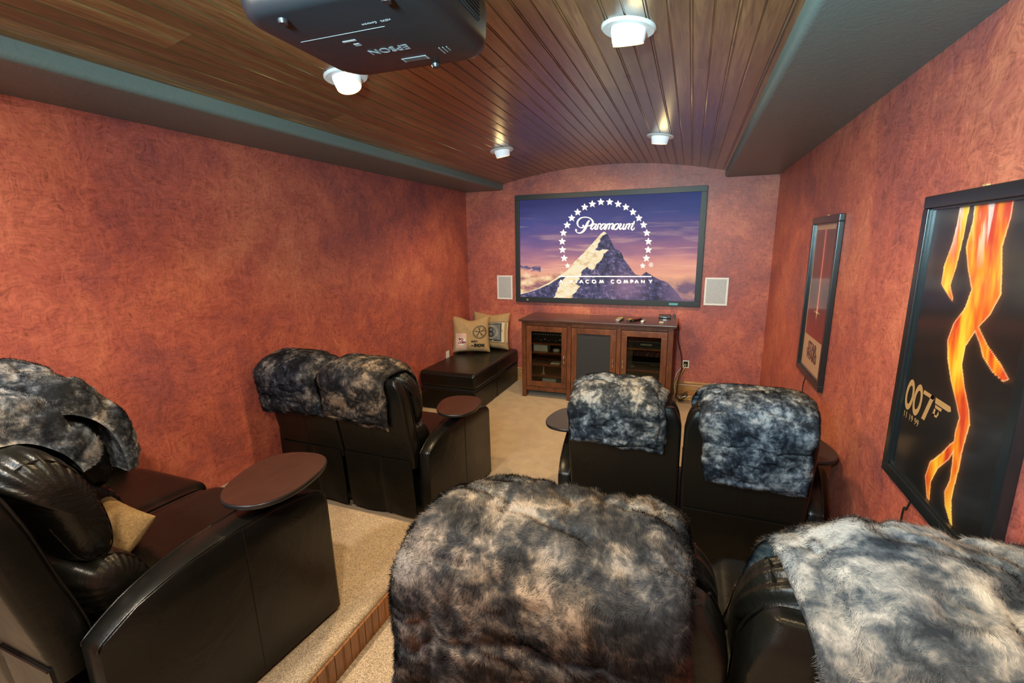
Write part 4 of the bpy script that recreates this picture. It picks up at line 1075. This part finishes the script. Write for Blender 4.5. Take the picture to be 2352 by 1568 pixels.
    me.normals_split_custom_set_from_vertices([tuple(x_) for x_ in np.repeat(nrm, 3, 0)])
    h_ = link('fur_pile', me, ob, mt); h_['kind'] = 'stuff'


ST1 = [(.40, (.008, .009, .011)), (.475, (.026, .027, .031)), (.535, (.082, .074, .068)), (.605, (.235, .200, .170))]   # grey brown
ST2 = [(.40, (.009, .012, .017)), (.47, (.034, .042, .052)), (.525, (.110, .122, .135)), (.59, (.30, .30, .29))]   # blue grey
ST3 = [(.41, (.006, .007, .010)), (.49, (.020, .023, .030)), (.55, (.070, .071, .076)), (.62, (.215, .195, .17))]    # dark
ST4 = [(.39, (.020, .025, .031)), (.455, (.070, .078, .086)), (.515, (.20, .19, .175)), (.585, (.40, .36, .31))]     # pale

o_ = (FL[0], FL[1], FL[2])
throw('dark grey faux fur throw on the front row seat touching the left wall', o_, -2.665, -2.20, .715, .90, 1.3, ST3, 60000, skew=.02, cell=9, taper=(-.03, .0), under=(.02, .022, .010))
throw('brown grey faux fur throw on the aisle seat of the front left loveseat', o_, -2.115, -1.66, .72, .86, 2.7, ST1, 60000, cell=8, taper=(-.04, -.05), skew=-.02, under=(.03, .03, .03))
o_ = (FR[0], FR[1], FR[2])
throw('blue grey faux fur throw folded short on the front right aisle seat', o_, -.545, -.10, .80, .95, 3.1, ST2, 60000, cell=11, under=(.04, .035, .025))
throw('wide grey faux fur throw hanging low on the front seat by the right wall', o_, .055, .575, .665, .92, 4.2, ST2, 80000, cell=10, taper=(.06, -.02), under=(.02, -.01, .012))
o_ = (RR[0], RR[1], RR[2])
throw('large dark grey faux fur throw covering the seat back at bottom centre', o_, -.378, .000, .44, .80, 5.5, ST1, 300000, dz=-.050, hair=.011, hw=.00060, cell=8.5, lump=.013, droop=.022, ext=.28, th=.012, taper=(-.27, .10))
throw('pale grey faux fur throw on the seat at the bottom right corner', o_, .150, .775, .44, .72, 6.4, ST4, 200000, dz=-.038, hair=.010, hw=.00060, cell=7, lump=.014, droop=.020, ext=.28, th=.010, taper=(.22, 0), under=(-.045, 0, 0))
o_ = (RL[0], RL[1], RL[2])
throw('rumpled blue grey fur throw on the pillow at the left edge of the picture', o_, -2.0, -1.62, .90, .90, 7.9, ST2, 90000, cell=9, lump=.026, th=.044, hair=.010)
throw('dark fur throw over the far seat of the loveseat at the left edge', o_, -2.56, -1.965, .90, .68, 8.8, ST2, 100000, dy=.25, cell=8, lump=.026, th=.036, hair=.010, droop=.09)


# ---------------------------------------------------------------- chaise and cushions
ch = thing('chaise_ottoman', 'long black leather storage ottoman in the left front corner', 'ottoman', (-2.41, 4.26, 0))
bm = bmesh.new(); bx(bm, -.335, .335, .01, 1.33, .005, .245, .018, 3); bobj('base', bm, M['leather'], ch, smooth=True, wn=True)
bm = bmesh.new(); bx(bm, -.345, .345, -.005, 1.34, .262, .440, .045, 6)
lid = bobj('lid_cushion', bm, M['leather'], ch, smooth=True, wn=True, angle=60)
tube('seam', [(.345, .62, .25), (.348, .62, .33), (.346, .62, .40)], .002, M['leather'], lid, 5)
boxo('lid_gap', -.330, .330, .015, 1.325, .243, .265, M['void'], ch)
tube('seam', [(.337, .62, .01), (.337, .62, .24)], .002, M['leather'], ch, 5)


def cushion(name, label, W, Hh, T, loc, rz, lean, group, mat='burlap', prints=None, chop=0.0):
    t_ = thing(name, label, 'cushion', loc, rz, group); t_.rotation_euler = (-lean, 0, rz)
    n = 28; V, F = [], []

    def pos(u, v, sgn):
        e = max(abs(u), abs(v)); cr = (abs(u) * abs(v)) ** 3
        x = u * W / 2 * (1 - .07 * (1 - v * v) * 1.0 * (1 if 1 else 0) + .0) ; z = v * Hh / 2 * (1 - .07 * (1 - u * u))
        if v > 0: z -= chop * v * math.exp(-(u / .45) ** 2)
        th_ = T / 2 * (max(0, (1 - u ** 4)) * max(0, (1 - v ** 4))) ** .6 + .002 + .0035 * math.sin(u * 9 + v * 6) * (1 - e ** 4)
        return Vector((x, -sgn * th_, z + Hh / 2))
    for sgn in (1, -1):
        for j in range(n + 1):
            for i in range(n + 1): V.append(pos(-1 + 2 * i / n, -1 + 2 * j / n, sgn))
    N = (n + 1) ** 2
    for j in range(n):
        for i in range(n):
            a = j * (n + 1) + i; F.append((a, a + 1, a + n + 2, a + n + 1)); F.append((N + a, N + a + n + 1, N + a + n + 2, N + a + 1))
    rim = [j for j in range(n + 1)] + [(n + 1) * j + n for j in range(1, n + 1)] + [(n + 1) * n + i for i in range(n - 1, -1, -1)] + [(n + 1) * j for j in range(n - 1, 0, -1)]
    for i in range(len(rim)): F.append((rim[i], rim[(i + 1) % len(rim)], N + rim[(i + 1) % len(rim)], N + rim[i]))
    obj('cover', V, F, M[mat], t_, True, 60)
    if prints:
        def fn(a, b, th_):
            p_ = pos(a, b, 1); return (p_.x, p_.y - th_, p_.z)
        prints(t_, fn)
    return t_


def sub_rect(a0, a1, b0, b1, na=8, nb=8):
    return [[(a0 + (a1 - a0) * i / na, b0 + (b1 - b0) * j / nb), (a0 + (a1 - a0) * (i + 1) / na, b0 + (b1 - b0) * j / nb), (a0 + (a1 - a0) * (i + 1) / na, b0 + (b1 - b0) * (j + 1) / nb), (a0 + (a1 - a0) * i / na, b0 + (b1 - b0) * (j + 1) / nb)] for i in range(na) for j in range(nb)]


def circ(cx, cy_, r, wd, n=40, a0=0, a1=360, asp=1.0):
    return stroke([(cx + r * math.cos(R(a0 + (a1 - a0) * k / n)), cy_ + asp * r * math.sin(R(a0 + (a1 - a0) * k / n))) for k in range(n + 1)], [wd] * (n + 1), 1)


def disc(cx, cy_, r, n=24):
    out = []
    for q in range(3):
        r0, r1 = r * q / 3, r * (q + 1) / 3
        for k in range(n):
            a, b = 2 * PI * k / n, 2 * PI * (k + 1) / n
            out.append([(cx + r0 * math.cos(a), cy_ + r0 * math.sin(a)), (cx + r1 * math.cos(a), cy_ + r1 * math.sin(a)), (cx + r1 * math.cos(b), cy_ + r1 * math.sin(b)), (cx + r0 * math.cos(b), cy_ + r0 * math.sin(b))][(1 if q == 0 else 0):])
    return out


def print_text(name, s, size, cx, cy_, fn, mat, parent, bold=.0, sx=1.0, lift=.0024):
    me = text_geo(s, size, bold); bm = bmesh.new(); bm.from_mesh(me); bmesh.ops.subdivide_edges(bm, edges=bm.edges[:], cuts=1); bm.to_mesh(me); bm.free()
    for v in me.vertices:
        p_ = fn(cx + v.co.x * sx, cy_ + v.co.y, lift); v.co = p_
    me.materials.clear(); me.name = name; return link(name, me, parent, mat)


def print_show(t_, fn):
    L_ = lambda d: (lambda a, b, th_: fn(a, b, d))
    flat('striped_bag', sub_rect(-.84, -.24, -.90, .06), L_(.0015), M['prt_cream'], t_)
    flat('bag_stripes', [r_ for k in range(11) for r_ in sub_rect(-.83 + k * .054, -.805 + k * .054, -.90, .06, 1, 8)], L_(.0020), M['prt_pink'], t_)
    flat('white_disc', disc(-.50, -.40, .22), L_(.0026), M['prt_white'], t_)
    print_text('popcorn_word', 'PO', .20, -.54, -.30, fn, M['prt_red'], t_, .012, 1, .0034); print_text('popcorn_word', 'CORN', .17, -.49, -.47, fn, M['prt_red'], t_, .012, .85, .0034)
    rp_ = circ(.50, .12, .37, .035) + circ(.50, .12, .32, .018) + disc(.50, .12, .06, 12)
    for k in range(5):
        a = R(72 * k + 20)
        for da in (-.17, .17): rp_ += stroke([(.50 + .07 * math.cos(a), .12 + .07 * math.sin(a)), (.50 + .2 * math.cos(a + da * .7), .12 + .2 * math.sin(a + da * .7)), (.50 + .32 * math.cos(a + da), .12 + .32 * math.sin(a + da))], [.04, .03, .035], 3)
    flat('film_reel', rp_, L_(.0022), M['prt_black'], t_)
    print_text('enjoy_word', 'ENJOY', .13, .20, -.43, fn, M['prt_black'], t_, .008, .9); print_text('the_word', 'the', .12, .08, -.67, fn, M['prt_black'], t_, .006, .8); print_text('show_word', 'SHOW', .24, .46, -.66, fn, M['prt_black'], t_, .018, .78)


def print_eight(t_, fn):
    L_ = lambda d: (lambda a, b, th_: fn(a, b, d))
    flat('film_strip', sub_rect(-.98, .98, -.62, .50, 12, 8), L_(.0015), M['prt_cream'], t_)
    flat('strip_edges', sub_rect(-.99, .99, .50, .53, 12, 1) + sub_rect(-.99, .99, -.65, -.62, 12, 1), L_(.0022), M['prt_black'], t_)
    flat('frame_border', sub_rect(-.72, .70, -.58, .46, 12, 10), L_(.0022), M['prt_dark'], t_)
    flat('frame_face', sub_rect(-.66, .64, -.50, .40, 12, 10), L_(.0028), M['prt_grey'], t_)
    flat('countdown_rings', circ(.12, -.05, .34, .016) + circ(.12, -.05, .40, .012), L_(.0034), M['prt_cream'], t_)
    flat('wipe_wedge', [[(.12, -.05), (.12, .33), (-.12, .25)]], L_(.0032), M['prt_cream'], t_)
    flat('numeral_8', circ(.12, .08, .115, .05, 24) + circ(.12, -.19, .14, .055, 24), L_(.0040), M['prt_black'], t_)


cushion('throw_cushion', 'burlap cushion with a film reel print and popcorn bag on the ottoman', .48, .47, .15, (-2.55, 5.18, .447), R(22), R(10), 'printed burlap cushions on the ottoman', prints=print_show, chop=.05)
cushion('throw_cushion', 'burlap cushion with a countdown number 8 print, behind the other cushion', .52, .48, .13, (-2.40, 5.44, .449), R(0), R(9), 'printed burlap cushions on the ottoman', prints=print_eight, chop=.02)
cushion('throw_cushion', 'plain gold burlap cushion tucked behind the pillow of the near left loveseat', .34, .17, .10, (-1.925, .825, .752), R(-6), R(50), None)

# ---------------------------------------------------------------- framed posters on the right wall
def poster(name, label, ya, yb, za, zb, col, deco, seed, mat, dep=.030):
    """ya > yb: the end farther from the camera first"""
    W = ya - yb; Hh = zb - za; t_ = thing(name, label, 'picture', (XR, ya, za), R(-90), None)
    # local: x along the wall towards the camera, y out of the wall is -y... (rotated -90: local x -> -world y, local y -> world x)
    fw_ = .042; bm = bmesh.new()
    for q in ((0, W, 0, fw_), (0, W, Hh - fw_, Hh), (0, fw_, fw_, Hh - fw_), (W - fw_, W, fw_, Hh - fw_)): bx(bm, q[0], q[1], -dep, -.001, q[2], q[3], .004)
    for q in ((fw_, W - fw_, fw_, fw_ + .008), (fw_, W - fw_, Hh - fw_ - .008, Hh - fw_), (fw_, fw_ + .008, fw_, Hh - fw_), (W - fw_ - .008, W - fw_, fw_, Hh - fw_)): bx(bm, q[0], q[1], -dep + .008, -.004, q[2], q[3], .001)
    bobj('frame', bm, M['frame'], t_, smooth=True, wn=True)
    i0, i1, k0, k1 = fw_ + .004, W - fw_ - .004, fw_ + .004, Hh - fw_ - .004
    grid_pic('print', 180, 260, lambda U, V: (i0 + U * (i1 - i0), np.full_like(U, -.008), k0 + V * (k1 - k0)), col, mat, t_)
    boxo('backing', i0, i1, -.0070, -.001, k0, k1, M['black'], t_)
    mp_ = lambda a, b, d: (i0 + a * (i1 - i0), -.008 - d, k0 + b * (k1 - k0))
    deco(t_, mp_)
    boxo('glazing', i0, i1, -.0165, -.0145, k0, k1, M['glaze'], t_)
    boxo('hanger', W * .45, W * .45 + .02, -.012, -.002, Hh, Hh + .008, M['gold'], t_)
    return t_


M['frame'] = plain('gloss_black_frame', (0.010, 0.012, 0.013), 0.25, 0.6)
t = NT('clear_glazing'); gl = t.n('ShaderNodeBsdfGlossy'); gl.inputs['Roughness'].default_value = 0.13; tr = t.n('ShaderNodeBsdfTransparent')
geo = t.n('ShaderNodeNewGeometry'); lw = t.n('ShaderNodeFresnel'); lw.inputs[0].default_value = 1.45; inv = t.n('ShaderNodeMath', operation='SUBTRACT'); inv.inputs[0].default_value = 1.0; t.l(geo, 'Backfacing', inv, 1); ml = t.n('ShaderNodeMath', operation='MULTIPLY'); t.l(lw, 0, ml, 0); t.l(inv, 0, ml, 1); ms = t.n('ShaderNodeMixShader'); t.l(ml, 0, ms, 0); t.l(tr, 0, ms, 1); t.l(gl, 0, ms, 2); t.l(ms, 0, t.t.nodes['Material Output'], 'Surface'); M['glaze'] = t.m
M['print'] = mat_attr('poster_print', 0, .5)
# centre line and half width of a generic flame ribbon, (v, u, half)
RIB = [(1.02, .54, .155), (.95, .55, .15), (.87, .53, .15), (.80, .575, .14), (.74, .62, .12), (.68, .585, .11), (.62, .50, .105), (.56, .455, .088), (.50, .475, .072), (.44, .535, .068), (.38, .615, .062), (.34, .655, .050), (.29, .645, .050), (.24, .645, .042), (.19, .655, .034), (.13, .655, .026), (.08, .64, .038), (.04, .665, .034), (.0, .72, .008), (-.02, .73, .0)]


def flame_col(U, V):
    bg = gradc(V + .1 * (fbm(U * 3, V * 4, 2., 3) - .5), [(0, (12, 16, 18)), (.35, (20, 20, 20)), (.6, (14, 13, 15)), (1, (30, 38, 40))])
    rv = [r_[0] for r_ in RIB][::-1]; cu = np.interp(V, rv, [r_[1] for r_ in RIB][::-1]); hw_ = np.interp(V, rv, [r_[2] for r_ in RIB][::-1])
    d = np.abs(U - cu) - hw_
    def tongue(pts):
        v_ = [p[0] for p in pts]; return np.where((V < v_[0]) | (V > v_[-1]), 1.0, np.abs(U - np.interp(V, v_, [p[1] for p in pts])) - np.interp(V, v_, [p[2] for p in pts]))
    d2 = tongue([(-.01, .50, -.01), (.0, .47, .015), (.07, .43, .035), (.13, .46, .045), (.19, .55, .04), (.24, .60, .03), (.28, .63, -.01)])
    d3 = tongue([(.685, .36, -.01), (.70, .33, .02), (.74, .25, .05), (.80, .26, .065), (.88, .29, .05), (.95, .30, .045), (1.02, .30, .05)])
    d4 = tongue([(.505, .88, -.01), (.52, .85, .06), (.55, .77, .07), (.59, .68, .035), (.63, .60, .03), (.66, .56, -.01)])
    dm = np.minimum(np.minimum(d, d2), np.minimum(d3, d4))
    fl = fbm(U * 13 + V * 4, V * 5 - U * 3, 5., 4); c = gradc(fl, [(.28, (205, 58, 26)), (.42, (232, 110, 26)), (.55, (245, 160, 30)), (.72, (250, 205, 60))])
    edge = np.clip(1 - np.abs(dm + .006) / .006, 0, 1)[..., None]; c = c * (1 - .7 * edge) + lin((255, 225, 170)) * .7 * edge
    wh = (np.clip((fbm(U * 26 + V * 10, V * 7, 7., 4) - .50) * 7, 0, 1) * np.clip((V - .80) * 7, 0, 1) * (U < .56))[..., None]; c = c * (1 - wh * .8) + lin((235, 225, 215)) * wh * .8
    glow = (np.exp(-np.clip(dm, 0, 1) / .02) * .10)[..., None]; bg = bg + glow * lin((230, 140, 40))
    return np.where((dm < 0)[..., None], c, bg)


def flame_deco(t_, mp_):
    dg = []
    Z0 = lambda cx, cy_, w_, h_: stroke([(cx + w_ * math.cos(a / 20 * 2 * PI) + .16 * h_ * math.sin(a / 20 * 2 * PI), cy_ + h_ * math.sin(a / 20 * 2 * PI)) for a in range(21)], [.024] * 21, 2)
    dg += Z0(.065, .305, .040, .050) + Z0(.170, .305, .040, .050)
    dg += [[(.225, .356), (.350, .356), (.348, .341), (.222, .341)], [(.315, .356), (.352, .356), (.285, .252), (.246, .252)]]
    dg += [[(.362, .356), (.52, .356), (.532, .342), (.508, .335), (.366, .335)], [(.370, .331), (.445, .331), (.438, .320), (.374, .320)], [(.366, .316), (.384, .316), (.378, .290), (.356, .290)], [(.356, .290), (.405, .290), (.422, .306), (.415, .318), (.407, .306), (.400, .297), (.356, .297)]]
    flat('double_oh_seven_mark', dg, lambda a, b, d: mp_(a, b, .0012), M['gold'], t_)
    me = text('date_line', '11 19 99', .036, (0, 0, 0), (1, 0, 0), (0, 0, 1), M['gold'], t_, -.0004, 1.0)
    p_ = mp_(.125, .222, .0012); me.location = p_


def red_col(U, V):
    paper = np.broadcast_to(lin((190, 160, 128)), U.shape + (3,)).copy()
    r_ = gradc(V + .12 * (fbm(U * 5, V * 7, 3., 4) - .5), [(.2, (120, 22, 20)), (.42, (96, 24, 26)), (.55, (70, 40, 44)), (.7, (92, 44, 46)), (1, (84, 62, 64))])
    sm = (np.clip((fbm(U * 8, V * 3, 11., 4) - .5) * 5, 0, 1) * .5)[..., None]; r_ = r_ * (1 - sm) + lin((150, 34, 30)) * sm
    bl = np.exp(-((U - .47 + .05 * (V - .6)) / .012) ** 2) * (V > .42); gl_ = np.exp(-((U - .47 + .05 * (V - .6)) / .05) ** 2) * (V > .42) * .45
    r_ = r_ + (bl * .9)[..., None] * lin((255, 190, 170)) + gl_[..., None] * lin((230, 80, 60))
    sp = np.exp(-(((U - .478) / .10) ** 2) - ((V - .415) / .004) ** 2) + np.exp(-(((U - .478) / .016) ** 2) - ((V - .415) / .035) ** 2)
    r_ = r_ + sp[..., None] * lin((235, 225, 170))
    ins = (U > .05) & (U < .95) & (V > .235) & (V < .965); return np.where(ins[..., None], np.clip(r_, 0, 1), paper)


def red_deco(t_, mp_):
    # two rows of outline display capitals
    for s_, vv in (('STAR', .165), ('WARS', .105)):
        o = text('title_word', s_, .082, (0, 0, 0), (1, 0, 0), (0, 0, 1), M['prt_dark'], t_, .004, 1.15); o.location = mp_(.47, vv, .0012)


po1 = poster('framed_poster', 'tall framed black poster with an orange flame figure at right edge', 2.142, 1.435, .890, 1.940, flame_col, flame_deco, 1, M['print'])
po2 = poster('framed_poster', 'smaller looking framed red poster with two title words, nearer the screen', 3.832, 3.183, .880, 1.938, red_col, red_deco, 2, M['print'])
for t_, x_ in ((po1, .24), (po2, .25)):
    tube('cord', spline([(x_, -.012, -.001), (x_ - .01, -.018, -.05), (x_ - .05, -.012, -.12), (x_ - .055, -.010, -.66)], 8), .0035, M['black'], t_)
